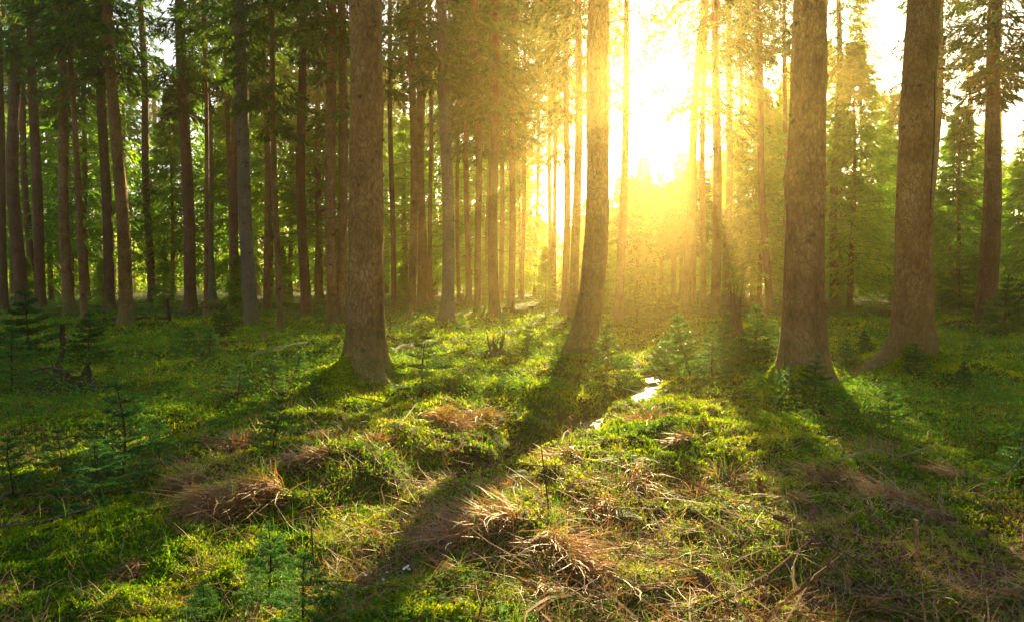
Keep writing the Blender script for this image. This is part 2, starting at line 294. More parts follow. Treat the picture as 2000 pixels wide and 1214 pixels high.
# ------------------------------------------------------------------ table of the trunks
# u, v of the foot, width in px just above the root flare, u and width where the trunk leaves the frame (v = 0), look, bark
TR = [
 (8, 609, 17, -6, 13, 'dark spruce with a sunlit rim', 'r'), (24, 586, 9, 20, 8, 'thin dim spruce', 'd'),
 (43, 603, 25, 31, 18, 'stout dark spruce hung with dead twigs', 'r'), (62, 592, 14, 42, 9, 'slim dark spruce in front of a paler one', 'r'),
 (79, 606, 20, 57, 15, 'dark spruce with twiggy bark', 'r'), (114, 584, 20, 84, 14, 'greyish spruce beyond the dark ones', 'p'),
 (136, 614, 21, 114, 16, 'dark straight spruce', 'd'), (165, 636, 13, 126, 9, 'thin leaning spruce crossing a thicker one', 'd'),
 (200, 573, 13, 178, 9, 'slim greyish spruce', 'p'), (213, 606, 20, 193, 15, 'reddish dark spruce behind the stout one', 'r'),
 (245, 640, 27, 216, 18, 'stout brown spruce beside a fallen log', 'd'), (297, 592, 16, 277, 11, 'slim reddish spruce with a bright rim', 'r'),
 (308, 575, 9, 300, 7, 'faint brown spruce', 'd'), (341, 572, 8, 338, 6, 'very thin twiggy spruce', 'd'),
 (372, 610, 24, 349, 17, 'stout reddish spruce by a short broken post', 'r'), (402, 625, 9, 398, 7, 'thin black spruce', 'd'),
 (416, 590, 15, 399, 9, 'sunlit pale spruce behind a thin black one', 'p'), (452, 598, 10, 440, 8, 'thin brown spruce', 'd'),
 (462, 612, 17, 455, 12, 'dark spruce half behind the pale barked one', 'r'), (491, 632, 29, 466, 20, 'stout pale barked spruce with knots', 'p'),
 (504, 576, 10, 500, 7, 'thin far spruce', 'd'), (521, 606, 14, 514, 10, 'slim brown spruce', 'd'), (548, 652, 13, 531, 9, 'thin nearer spruce with a crooked foot', 'd'),
 (567, 584, 9, 567, 7, 'thin far brown spruce', 'd'), (599, 622, 22, 590, 14, 'brown spruce with flared roots', 'r'), (625, 590, 13, 621, 8, 'brown middle distance spruce', 'd'),
 (652, 650, 24, 646, 18, 'tall spruce closely paired with its neighbour', 'd'), (669, 647, 20, 664, 16, 'spruce pressed between its twin and the giant', 'd'),
 (712, 738, 74, 705, 60, 'giant spruce with rough mossy bark and roots', 'b'),
 (769, 611, 12, 761, 8, 'slim brown spruce', 'r'), (792, 582, 9, 788, 7, 'pale far spruce', 'p'), (803, 630, 18, 806, 12, 'straight brown spruce', 'd'),
 (826, 600, 24, 824, 15, 'broad spruce with a thinner one hard behind', 'd'), (842, 592, 9, 840, 7, 'thin spruce tucked behind the broad one', 'd'),
 (873, 633, 27, 867, 19, 'stout warm lit spruce', 'p'), (896, 590, 8, 893, 6, 'very thin far spruce', 'd'), (915, 593, 12, 912, 8, 'thin hazy spruce', 'd'),
 (933, 614, 15, 928, 11, 'slim hazy spruce', 'd'), (954, 591, 13, 960, 8, 'hazy spruce half hidden', 'd'), (966, 626, 23, 965, 13, 'spruce standing behind the broken stump', 'r'),
 (979, 591, 10, 976, 7, 'thin spruce hidden by its neighbour', 'd'), (997, 608, 15, 1002, 9, 'slim spruce glowing amber', 'd'), (1019, 591, 8, 1025, 6, 'thin amber spruce', 'd'),
 (1044, 582, 7, 1056, 5, 'crooked thin spruce leaning sunward', 'd'), (1075, 592, 9, 1075, 7, 'thin spruce of a close pair', 'd'), (1083, 594, 9, 1082, 7, 'thin twin of the close pair', 'd'),
 (1103, 608, 15, 1107, 10, 'slim amber spruce', 'r'), (1120, 631, 20, 1128, 13, 'amber spruce next to the curved trunk', 'd'),
 (1148, 693, 52, 1176, 39, 'curved near spruce with mossy foot throwing a long shadow', 'b'),
 (1185, 594, 9, 1189, 7, 'faint spruce behind the curved one', 'd'), (1208, 622, 20, 1223, 11, 'spruce leaning toward the sun', 'd'),
 (1314, 594, 10, 1313, 7, 'bright orange lit thin spruce', 'p'), (1331, 592, 8, 1330, 6, 'thin hazy spruce', 'd'), (1337, 606, 20, 1375, 13, 'strongly leaning spruce under the sun', 'd'),
 (1373, 617, 13, 1379, 9, 'slim spruce lost in glare', 'd'), (1397, 624, 21, 1397, 13, 'straight spruce lost in glare', 'd'), (1417, 598, 16, 1424, 9, 'orange lit spruce with dead twig stubs', 'p'),
 (1475, 592, 12, 1476, 7, 'dim amber spruce', 'd'), (1504, 607, 16, 1479, 10, 'spruce bending away from the bulging one', 'r'),
 (1572, 765, 84, 1585, 62, 'huge near spruce with a bulge and rough bark', 'b'),
 (1630, 598, 18, 1641, 9, 'slim golden spruce', 'd'), (1682, 578, 7, 1682, 4, 'very thin far spruce in the clearing', 'r'),
 (1789, 617, 58, 1829, 26, 'big spruce standing right behind another', 'd'), (1786, 703, 74, 1800, 56, 'huge near spruce with wide roots and a dark scar', 'b'),
 (1913, 628, 18, 1940, 9, 'leaning spruce behind a thicker one', 'd'), (1925, 636, 32, 1957, 18, 'leaning reddish spruce near the bright young firs', 'r'),
 (1898, 566, 8, 1895, 6, 'faint grey spruce in the far green wood', 'p'), (1262, 588, 7, 1264, 5, 'thin far spruce under the glare', 'd'), (1278, 590, 8, 1280, 6, 'thin brown spruce under the glare', 'r'), (1292, 586, 7, 1290, 5, 'faint spruce below the sun', 'd'),
 (1356, 598, 9, 1362, 6, 'thin spruce between brighter ones', 'd'), (1452, 594, 9, 1447, 6, 'thin amber spruce with stubs', 'd'), (1536, 598, 11, 1530, 7, 'dim spruce just behind the bulging one', 'd'), (1232, 592, 8, 1236, 6, 'hazy spruce sunward of the leaning one', 'p'),
 (1952, 566, 8, 1950, 5, 'faint thin spruce in the far green wood', 'r'),
]
LAND = {10: 'the stout trunk by the log', 19: 'the pale knotty trunk', 28: 'the giant mossy trunk', 34: 'the stout warm lit trunk', 48: 'the curved near trunk', 59: 'the bulging near trunk', 63: 'the scarred near trunk'}
ORD = 'first second third fourth fifth sixth seventh eighth ninth tenth eleventh twelfth thirteenth fourteenth fifteenth sixteenth seventeenth eighteenth nineteenth twentieth'.split()
def trunk_label(i):
    lk = TR[i][5]
    if i in LAND: return lk
    prev = [k for k in LAND if k < i and TR[k][0] < TR[i][0]]
    order = sorted(range(len(TR)), key=lambda j: TR[j][0])
    pos = order.index(i); cnt = 0; k = pos - 1
    while k >= 0 and order[k] not in LAND: cnt += 1; k -= 1
    if k < 0: return lk + ', ' + ORD[cnt] + ' trunk from the dark edge'
    return lk + ', ' + ORD[cnt] + ' past ' + LAND[order[k]]
BIG = [i for i, t in enumerate(TR) if t[6] == 'b']
feet = []
for (u, v, wp, ut, wt, lk, b) in TR:
    p = hit(u, v + (20 if b == 'b' else 0)); p[1] = min(p[1], 62) if u != 1208 else 20.5; p[0] = (u - 1000) / F * p[1]; feet.append(p)
for i, p in enumerate(feet):
    wd = TR[i][2] / F * p[1]
    MOUNDS.append((p[0], p[1], .06 + .12 * wd, .25 + wd * 1.1)) if p[1] < 26 else None
# ------------------------------------------------------------------ terrain sheet
def axis(a, b, dense0, dense1, step, n_out):
    core = np.arange(dense0, dense1, step)
    lo = dense0 - np.geomspace(step, dense0 - a, n_out)[::-1]; hi = dense1 + np.geomspace(step, b - dense1, n_out)
    return np.concatenate([lo, core, hi])
xs = axis(-260, 260, -7, 7, .035, 90); ys = axis(-60, 300, 2.0, 12, .035, 150)
XX, YY = np.meshgrid(xs, ys); ZZ = H(XX, YY)
g = G(); idx = np.arange(XX.size).reshape(XX.shape)
g.add(np.stack([XX, YY, ZZ], -1), np.stack([idx[:-1, :-1], idx[:-1, 1:], idx[1:, 1:], idx[1:, :-1]], -1))
tag(link('ground', g.mesh('ground', [M['ground']], True)), 'mossy forest floor', None, None, 'structure')
# water ribbon
sp = np.array(STREAM[:-1]); t = np.linspace(0, len(sp) - 1, 160); px = np.interp(t, np.arange(len(sp)), sp[:, 0]); py = np.interp(t, np.arange(len(sp)), sp[:, 1])
k = np.ones(9) / 9; px = np.convolve(np.pad(px, 4, 'edge'), k, 'valid'); py = np.convolve(np.pad(py, 4, 'edge'), k, 'valid')
zc = np.array([float(np.min(H(px[i] + np.linspace(-.25, .25, 9), py[i] + np.zeros(9)))) for i in range(160)])
zw = np.convolve(np.pad(zc, 7, 'edge'), np.ones(15) / 15, 'valid')  + np.where(py < 6.8, .085, .055)
dx, dy = np.gradient(px), np.gradient(py); L = np.hypot(dx, dy); nx, ny = -dy / L, dx / L
g = G(); wd = .40; V = []
for s_ in np.linspace(-wd, wd, 7): V.append(np.stack([px + nx * s_, py + ny * s_, zw], 1))
V = np.stack(V, 1); idx = np.arange(160 * 7).reshape(160, 7)
g.add(V.reshape(-1, 3), np.stack([idx[:-1, :-1], idx[:-1, 1:], idx[1:, 1:], idx[1:, :-1]], -1))
tag(link('water', g.mesh('water', [M['water']], True)), 'narrow brown brook water', None, None, 'structure')
WATER = (px, py, zw)
# ------------------------------------------------------------------ trunks
def make_trunk(i, foot, top, r0, rt, Ht, mat, big, seed):
    """local coordinates, foot at origin; top = offset of the axis at height ht (where it leaves the frame)"""
    rng = np.random.default_rng(seed); g = G()
    ht = max(top[2], 1.5)
    nz = 90 if big else 30; seg = 40 if big else 14
    z = np.concatenate([np.linspace(-.35, 1.2, nz // 2), np.linspace(1.2, Ht, nz // 2 + 1)[1:]]) if not big else np.concatenate([np.linspace(-.4, 2.2, 60), np.linspace(2.2, 8, 40)[1:], np.linspace(8, Ht, 12)[1:]])
    th = np.linspace(0, 2 * np.pi, seg, endpoint=False)
    f = np.clip(z / ht, -.1, None)
    wob = r0 * (.35 if not big else .12)
    ph = rng.uniform(0, 6.28, 4)
    ax = top[0] * f + wob * np.sin(z * .55 + ph[0]) - wob * np.sin(ph[0]); ay = wob * np.sin(z * .5 + ph[1]) - wob * np.sin(ph[1])
    if i == 48:   # the curved trunk: foot swept to the shade side
        ax = top[0] * f - .17 * np.exp(-np.clip(z, 0, None) / .75) + .17 + .08 * np.sin(np.clip(z, 0, 5) * .75) - .17
    rad = r0 + (rt - r0) * f; rad = np.where(f > 1, rt * np.clip(1 - (z - ht) / (Ht - ht + .01) * .9, .05, 1), rad)
    nl = 5 + seed % 3; lob = np.zeros((len(z), seg))
    for k in range(nl):
        a = rng.uniform(0, 6.28); lob += np.exp(-((np.angle(np.exp(1j * (th - a)))[None, :]) / .26) ** 2) * rng.uniform(.4, 1)
    zc = np.clip(z, -.2, None)[:, None]
    fl = (.50 if big else .35) * np.exp(-zc / (.50 if big else .35)) + (.85 if big else .8) * np.exp(-zc / .18) * lob * (1 + .35 * np.sin(th * 9 + seed)[None, :])
    flute = .035 * np.exp(-zc / 2.5) * np.cos(th * 5 + ph[2] + .3 * zc) + .012 * np.sin(th * 3 + zc * 1.7) + .01 * np.sin(th * 7 - zc * 3.1 + ph[3])
    rr = rad[:, None] * (1 + fl + flute)
    if big:
        rr += .010 * (vnoise(th[None, :] * 9 + zc * 3, zc * 14, seed) - .5) + .02 * (vnoise(th[None, :] * 3, zc * 2.2, seed + 3) - .5)
    if i == 59:   # bulge on the shade side at 2.9 m
        rr += rad[:, None] * (.20 * np.exp(-((z - 2.62) / .22) ** 2)[:, None] * np.exp(-(np.angle(np.exp(1j * (th - 3.3))) / .55) ** 2)[None, :] + .06 * np.exp(-((z - 2.5) / .4) ** 2)[:, None])
    X = ax[:, None] + rr * np.cos(th); Y = ay[:, None] + rr * np.sin(th); Z = np.broadcast_to(z[:, None], X.shape)
    idx = np.arange(X.size).reshape(X.shape); n_ = np.roll(idx, -1, 1)
    g.add(np.stack([X, Y, Z], -1), np.stack([idx[:-1], n_[:-1], n_[1:], idx[1:]], -1))
    axf = lambda zz: np.array([np.interp(zz, z, ax), np.interp(zz, z, ay), zz]); rf = lambda zz: float(np.interp(zz, z, rad))
    # short dead stubs
    for k in range(int(rng.integers(14, 26)) if not big else 16):
        zz = rng.uniform(2.0 if big else 1.0, min(Ht - 3, 11)); a = rng.uniform(0, 6.28); ln = rng.uniform(.05, .14) if big else rng.uniform(.08, .35)
        d = np.array([math.cos(a), math.sin(a), rng.uniform(-.4, .25)]); p = axf(zz) + d * rf(zz) * .8
        g.tube([p, p + d * ln * .6, p + d * ln + np.array([0, 0, -.03])], [.012, .008, .004], 4, 0, False)
    if big:
        for k in range(34):
            zz = rng.uniform(1.2, 6.5); a = rng.uniform(0, 6.28); rk = rng.uniform(.012, .028); c = axf(zz) + np.array([math.cos(a), math.sin(a), 0]) * rf(zz) * 1.0
            d = np.array([math.cos(a), math.sin(a), -.15]); g.tube([c - d * .02, c + d * .008, c + d * .018, c + d * rng.uniform(.02, .05)], [rk * 1.9, rk * 1.5, rk * .8, rk * .5], 8, 0, True)
    return g, axf, rf
def crown_arrays(rng, z0, z1, R0, nb, ntw, nlf, lL, lW, wood=True, a_droop=.35, full_low=.35, conic=1.0, gap=0.0):
    """returns leaf base, direction, normal, length, width and the branch curves"""
    zb = z0 + (z1 - z0) * np.sort(rng.uniform(0, 1, nb)) ** .95; az = np.arange(nb) * 2.39996 + rng.uniform(-.5, .5, nb)
    rel = (zb - z0) / (z1 - z0)
    Lb = R0 * np.clip((1 - rel) ** conic, .06, 1) * (full_low + (1 - full_low) * sst(0, .22, rel)) * rng.uniform(.6, 1.15, nb)
    up = .10 + .45 * rel + rng.uniform(-.12, .12, nb); dr = a_droop * rng.uniform(.7, 1.3, nb) * (1 - .5 * rel)
    ca, sa = np.cos(az), np.sin(az)
    def axp(s):     # s (nb,k)
        r = Lb[:, None] * s; zz = zb[:, None] + Lb[:, None] * (up[:, None] * s - dr[:, None] * 1.6 * s ** 1.6 + .35 * dr[:, None] * s ** 4)
        return np.stack([ca[:, None] * r, sa[:, None] * r, zz], -1)
    s = np.linspace(.12, 1, ntw)[None, :] + rng.uniform(-.04, .04, (nb, ntw)); s = np.clip(s, .08, 1)
    P = axp(s); side = np.where(np.arange(ntw) % 2 == 0, 1., -1.)[None, :]
    out = np.stack([ca, sa, np.zeros(nb)], -1)[:, None]; per = np.stack([-sa, ca, np.zeros(nb)], -1)[:, None]
    spread = rng.uniform(.5, 1.1, (nb, ntw, 1)); spread[:, -1] = .05
    D = out * rng.uniform(.5, .9, (nb, ntw, 1)) + per * side[..., None] * spread + np.array([0, 0, -1.]) * rng.uniform(.05, .9, (nb, ntw, 1)) * (1 - .4 * rel[:, None, None])
    D /= np.linalg.norm(D, axis=-1, keepdims=True)
    lt = (.10 + .42 * Lb[:, None] * (1.08 - s) * rng.uniform(.6, 1.2, (nb, ntw)))
    t = np.linspace(.1, 1, nlf)[None, None, :]
    sag = np.zeros((nb, ntw, nlf, 3)); sag[..., 2] = -.25 * lt[..., None] * t ** 2
    LP = P[:, :, None] + D[:, :, None] * (lt[..., None] * t)[..., None] + sag
    LD = D[:, :, None] + rng.normal(size=LP.shape) * .30; LD[..., 2] -= .15
    LN = rng.normal(size=LP.shape) * .7 + np.array([0, 0, 1.])
    n = LP[..., 0].size
    LL = lL * rng.uniform(.7, 1.35, n); LW = lW * rng.uniform(.7, 1.3, n)
    LP, LD, LN = LP.reshape(-1, 3), LD.reshape(-1, 3), LN.reshape(-1, 3)
    bs = np.linspace(0, 1, 5)[None, :].repeat(nb, 0); BC = axp(bs)
    return LP, LD, LN, LL, LW, BC, Lb
def ribbons_branch(g, BC, Lb, r0, mi):
    nb, k, _ = BC.shape; th = np.array([0, 2.094, 4.189])
    rad = (r0 * np.clip(Lb, .3, 2)[:, None] * np.linspace(1, .2, k)[None, :])
    o = BC[:, -1] - BC[:, 0]; o[:, 2] = 0; o /= np.linalg.norm(o, axis=1, keepdims=True) + 1e-9
    A = np.stack([-o[:, 1], o[:, 0], np.zeros(nb)], -1); B = np.array([0, 0, 1.])
    V = BC[:, :, None] + rad[:, :, None, None] * (np.cos(th)[None, None, :, None] * A[:, None, None] + np.sin(th)[None, None, :, None] * B)
    idx = np.arange(nb * k * 3).reshape(nb, k, 3); n_ = np.roll(idx, -1, 2)
    g.add(V.reshape(-1, 3), np.stack([idx[:, :-1], n_[:, :-1], n_[:, 1:], idx[:, 1:]], -1).reshape(-1, 4), mi)
# parts of the floor that the low sun reaches; the crowns leave these lanes open
def lane_keep(P, rng, base=1.0):
    """P world positions -> probability that a spray hangs there (crowns are thin along the lanes the sun shines through)"""
    G0 = P - SV * ((P[:, 2:3]) / SV[2])
    q = G0[:, 0] * math.cos(SUN_AZ) - G0[:, 1] * math.sin(SUN_AZ); p = G0[:, 0] * math.sin(SUN_AZ) + G0[:, 1] * math.cos(SUN_AZ)
    n1 = fbm(G0[:, 0] * .9, G0[:, 1] * .9, 51)
    qq = q + .9 * (n1 - .5); pp = p + 3 * (n1 - .5)
    lane = np.maximum(sst(-3.2, -2.7, qq + 1.3 * sst(4.8, 6.2, pp)) * sst(1.3, .8, qq) * sst(1.8, 2.6, pp), sst(.85, .5, np.abs(qq + .1)) * sst(-6.2, -5.6, pp) * sst(-3.0, -3.6, pp)) * sst(40, 30, p)
    # scattered flecks elsewhere
    fl = fbm(G0[:, 0] * .45 + 9, G0[:, 1] * .45, 77); fleck = sst(.56, .62, fl + .06 * sst(2, 3.5, q)) * sst(5, 7, p) * (1 - sst(-2.8, -3.6, q) * sst(14, 10, p) * .9)
    far = sst(11, 14, p) * .9
    open_ = np.clip(np.maximum(np.maximum(lane * .985, fleck * .9), far * sst(.38, .47, fl)), 0, .985)
    return rng.uniform(0, 1, len(P)) > open_
def build_tree(i):
    u, v, wp, ut, wt, lk, b = TR[i]
    big = b == 'b'; p = feet[i]; Y = p[1]; z = float(H0(p[0], Y)) + (.12 if big else .03)
    r0 = wp / F * Y / 2 * (.93 if big else .92); rt = wt / F * Y / 2
    tp = at(ut, 0, Y); rng = np.random.default_rng(100 + i)
    Ht = float(np.clip(Y * .25 + 12, 15, 20.5)) + rng.uniform(-1, 1.0) if not big else 17
    if u in (1208, 1337, 1373, 1397, 1417, 1120): Ht = 20.5
    if u in (1314, 1331, 1292, 1278, 1262, 1356, 1232): Ht = min(Ht, rng.uniform(5.8, 6.8))
    mat = {'r': 'bark_red', 'd': 'bark', 'p': 'bark_pale', 'b': 'bark'}[b]
    t = thing('spruce_tree', (p[0], Y, z), trunk_label(i), 'tree', 'tall spruces of the stand')
    g, axf, rf = make_trunk(i, p, (tp[0] - p[0], 0, tp[2] - z), r0, max(rt, .03), Ht, mat, big, i)
    link('trunk', g.mesh('trunk', [M[mat]], True), t)
    # crown
    z0 = {True: 7.2}.get(big, float(np.clip(1.4 + .31 * Y + rng.uniform(-2.5, 1.0), 5.5, 11.5)))
    if u in (1208, 1337, 1373, 1397, 1417, 1120): z0 = rng.uniform(7, 8.5)
    if 880 < u < 1200 and not big: z0 = rng.uniform(6.8, 8.6)
    if Ht < 10: z0 = Ht - 3.2
    nb = 64 if big else (120 if 880 < u < 1200 else 82)
    LP, LD, LN, LL, LW, BC, Lb = crown_arrays(rng, z0, Ht, 2.3 if big else ((4.2 if 1330 < u < 1400 else 3.1) if Ht > 20 else rng.uniform(1.7, 2.4)), nb, 15, 8, .24, .048, a_droop=.5)
    off = np.array([axf(zz)[:2] for zz in LP[:, 2]]) if False else np.stack([np.interp(LP[:, 2], [0, Ht], [0, axf(Ht)[0]]), np.interp(LP[:, 2], [0, Ht], [0, axf(Ht)[1]])], 1)
    LP[:, :2] += off
    BC[..., 0] += np.interp(BC[..., 2], [0, Ht], [0, axf(Ht)[0]]); BC[..., 1] += np.interp(BC[..., 2], [0, Ht], [0, axf(Ht)[1]])
    W = LP + np.array([p[0], Y, z]); keep = lane_keep(W, rng) if Ht > 10 else np.ones(len(W), bool)
    kb = lane_keep(BC[:, 2] + np.array([p[0], Y, z]), rng) | (rng.uniform(0, 1, nb) < .35)
    g = G(); g.leaves(LP[keep], LD[keep], LL[keep], LW[keep], LN[keep], 0)
    ribbons_branch(g, BC[kb], Lb[kb], .012, 1)
    link('crown', g.mesh('crown', [M['needle'], M[mat]]), t)
    # dead lower branches, bare and drooping, each a part of its own on the nearer trees
    nd = 7 if (Y < 24 and not big) else (4 if not big else 3)
    g0 = G()
    for k in range(nd):
        zz = rng.uniform(2.2, z0) if not big else rng.uniform(4.2, 6.8); a = rng.uniform(0, 6.28); ln = rng.uniform(.5, 1.5) if not big else rng.uniform(.25, .7)
        g = G(); o = axf(zz); s = np.linspace(0, 1, 6); dr = rng.uniform(.1, .5); da = rng.normal() * .4
        pts = np.stack([o[0] + np.cos(a + da * s) * (rf(zz) * .7 + ln * s), o[1] + np.sin(a + da * s) * (rf(zz) * .7 + ln * s), zz + ln * (.12 * s - dr * s ** 2)], 1)
        g.tube(pts, np.linspace(.013, .003, 6), 4, 0, False)
        for j in range(5):
            s0 = rng.uniform(.25, .95); q = np.array([np.interp(s0, s, pts[:, c]) for c in range(3)]); b2 = a + rng.choice([-1, 1]) * rng.uniform(.5, 1.1); l2 = ln * rng.uniform(.15, .4)
            g.tube([q, q + np.array([math.cos(b2) * l2 * .5, math.sin(b2) * l2 * .5, -.03 * l2]), q + np.array([math.cos(b2) * l2, math.sin(b2) * l2, -.25 * l2])], [.006, .004, .002], 4, 0, False)
        link('branch', g.mesh('branch', [M['wood']]), t)
    if i == 63:   # long dark scar
        g = G(); zz = np.linspace(2.4, 4.7, 30); hw = .016 * np.sin(np.linspace(0.05, 3.1, 30)) + .004
        V = []
        for a_, z_, h_ in zip(-1.15 + .10 * np.sin(zz * 2.1), zz, hw):
            c = axf(z_); r_ = rf(z_) * 1.045 + .004
            for sgn in (-1, 0, 1):
                aa = a_ + sgn * h_ / r_; rr_ = r_ + (.006 if sgn else -.0)
                V.append([c[0] + math.cos(aa) * rr_, c[1] + math.sin(aa) * rr_, z_])
        idx = np.arange(90).reshape(30, 3)
        g.add(V, np.stack([idx[:-1, :-1], idx[:-1, 1:], idx[1:, 1:], idx[1:, :-1]], -1).reshape(-1, 4))
        tag(link('bark_scar', g.mesh('bark_scar', [M['wood_dark']]), t), 'long dark split in the bark')
    return t
for i in range(len(TR)): build_tree(i)
# ------------------------------------------------------------------ young and bushy spruces of the thicket behind
def bushy_proto(seed, Hh, z0, R0, nb, lL=.26, lW=.06, nlf=7, ntw=13, conic=.8):
    rng = np.random.default_rng(seed)
    LP, LD, LN, LL, LW, BC, Lb = crown_arrays(rng, z0, Hh, R0, nb, ntw, nlf, lL, lW, a_droop=.30, full_low=.7, conic=conic)
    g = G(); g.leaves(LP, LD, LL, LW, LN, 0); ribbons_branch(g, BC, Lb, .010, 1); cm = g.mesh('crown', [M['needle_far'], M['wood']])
    g = G(); zz = np.linspace(-.3, Hh, 9); g.tube(np.stack([.06 * np.sin(zz * .7 + seed), .05 * np.cos(zz * .6), zz], 1), np.linspace(.035 + Hh * .009, .012, 9), 8)
    return cm, g.mesh('trunk', [M['bark']], True)
PB = [bushy_proto(1, 6, .3, 1.7, 120), bushy_proto(2, 9, .8, 2.2, 150), bushy_proto(3, 12, 2.2, 2.6, 160), bushy_proto(4, 14, 4.0, 2.8, 160), bushy_proto(5, 10, 1.2, 2.5, 160), bushy_proto(6, 12, 1.0, 3.0, 180, .26, .055, 8, 15)]
PH = [6, 9, 12, 14, 10, 12]
TH = []   # u, distance, height, proto
for (u, Y, h, k) in [(1243, 34, 5.6, 0), (1290, 42, 6.3, 1), (1345, 50, 7.5, 1), (1438, 33, 8.2, 4), (1485, 30, 9.5, 5), (1528, 36, 11, 2), (1640, 34, 9.6, 5), (1668, 47, 8.5, 1), (1720, 56, 7.6, 1),
                     (1752, 40, 8.0, 4), (1868, 27, 8.2, 5), (1905, 43, 9.0, 1), (1945, 52, 10, 2), (1985, 33, 7.2, 4), (2030, 26, 8.5, 5), (1840, 48, 7.6, 1), (1590, 50, 11, 3), (1398, 46, 9.5, 2), (1210, 52, 9.0, 1), (1600, 40, 15, 3), (1662, 30, 11.5, 5), (1468, 41, 13, 3), (1540, 44, 15, 5), (1430, 50, 13, 2), (1255, 63, 12.6, 1), (1288, 62, 10.8, 4), (1330, 64, 13.2, 1), (1352, 62, 11.6, 2), (1712, 46, 13.5, 2), (1748, 36, 11, 1), (1508, 52, 14, 5), (1402, 58, 12, 4), (1190, 58, 8, 5), (1150, 50, 7.5, 4), (1735, 62, 14, 4), (1765, 52, 11, 5), (1620, 60, 12, 5), (1885, 60, 11, 2), (1925, 38, 10, 5), (1975, 62, 12, 3), (1855, 36, 9, 4), (1810, 55, 9.5, 2), (1690, 62, 8, 0), (1770, 66, 8.5, 1), (1320, 66, 8.5, 2)]:
    TH.append((u, Y, h, k))
rr = random.Random(5)
for u in range(-60, 1215, 34):
    Y = rr.uniform(36, 66)
    vt = rr.choice([-20, 40, 100, 160, 220, 290]) if not 255 < u < 330 else 330
    h = 1.4 + (555 - vt) / F * Y - .8; h = min(h, 5.6) if u > 1050 else h; TH.append((u + rr.uniform(-14, 14), Y, min(h, 21), rr.choice([1, 2, 3, 4, 5])))
for u in range(-40, 2060, 120):
    Y = rr.uniform(26, 36)
    if 1230 < u < 1420 : continue
    TH.append((u + rr.uniform(-40, 40), Y, rr.uniform(1.6, 3.6), rr.choice([0, 1])))
TH.sort()
marks = sorted([(TR[k][0], LAND[k]) for k in LAND] + [(-200, 'the dark edge')]) + [(5000, 'end')]
cnts = {}
for (u, Y, h, k) in TH:
    x = (u - 1000) / F * Y; zz = float(H0(x, Y)); s = h / PH[k]
    mk = [m for m in marks if m[0] <= u][-1][1]; lk_ = 'low thicket spruce' if h < 4.2 else ('bushy thicket spruce' if h < 9 else 'tall thicket spruce')
    c = cnts[(mk, lk_)] = cnts.get((mk, lk_), 0) + 1
    t = thing('bushy_spruce', (x, Y, zz), '%s, %s sunward from %s' % (lk_, ORD[min(c - 1, 19)], mk) if u < 1320 else '%s, %s one past %s' % (lk_, ORD[min(c - 1, 19)], mk),
              'tree', 'bushy spruces behind the trunks', rr.uniform(0, 6.28), (s * rr.uniform(.9, 1.15), s * rr.uniform(.9, 1.15), s))
    link('crown', PB[k][0], t); link('trunk', PB[k][1], t)
# far wood: one mass
g = G(); rng = np.random.default_rng(9)
for k in range(330):
    Y = rng.uniform(68, 120); x = rng.uniform(-.95, .95) * Y; h = rng.uniform(.5, 1) * (Y * .07 + 3)
    az_ = math.atan2(x, Y); 
    if abs(az_ - SUN_AZ) < .06: h *= .75
    z = float(H0(x, Y)); g.tube([[x, Y, z - .3], [x, Y, z + h]], [.16, .03], 6, 1, False)
    n = 330; zr = rng.uniform(.06, 1, n); a = rng.uniform(0, 6.28, n); rad = (1 - zr) ** .8 * rng.uniform(1.8, 2.8) * rng.uniform(.25, 1, n) + .1
    P = np.stack([x + np.cos(a) * rad, Y + np.sin(a) * rad, z + h * zr - .12 * rad], 1); D = np.stack([np.cos(a), np.sin(a), rng.uniform(-.8, .1, n)], 1)
    g.leaves(P, D, .75 * rng.uniform(.6, 1.3, n), .24, rng.normal(size=(n, 3)) * .6 + [0, 0, 1], 0)
for k in range(64):       # unseen trees beside the viewer, added to block sky light and darken the corners
    a0 = rng.choice([-1, 1]) * rng.uniform(R(50), R(115)) if k < 42 else rng.uniform(R(-100), R(-50)); dd = rng.uniform(8.5, 24) if k < 42 else rng.uniform(9, 17); x, Y = math.sin(a0) * dd, math.cos(a0) * dd
    if Y > 0 and abs(x) < .75 * Y + 5.5: continue
    z = float(H0(x, Y)); h = rng.uniform(14, 18); g.tube([[x, Y, z - .3], [x, Y, z + h]], [.26, .05], 8, 1, False)
    n = 900; zr = rng.uniform(.30, 1, n); a = rng.uniform(0, 6.28, n); rad = (1.05 - zr) ** .8 * 3.2 * rng.uniform(.2, 1, n) + .1
    P = np.stack([x + np.cos(a) * rad, Y + np.sin(a) * rad, z + h * zr - .12 * rad], 1); D = np.stack([np.cos(a), np.sin(a), rng.uniform(-.8, .1, n)], 1)
    g.leaves(P, D, .9 * rng.uniform(.6, 1.3, n), .30, rng.normal(size=(n, 3)) * .6 + [0, 0, 1], 0)
tag(link('forest', g.mesh('forest', [M['needle_far'], M['bark']])), 'far green wood closing the view behind the thicket, plus unseen trees added for shade', None, None, 'stuff')
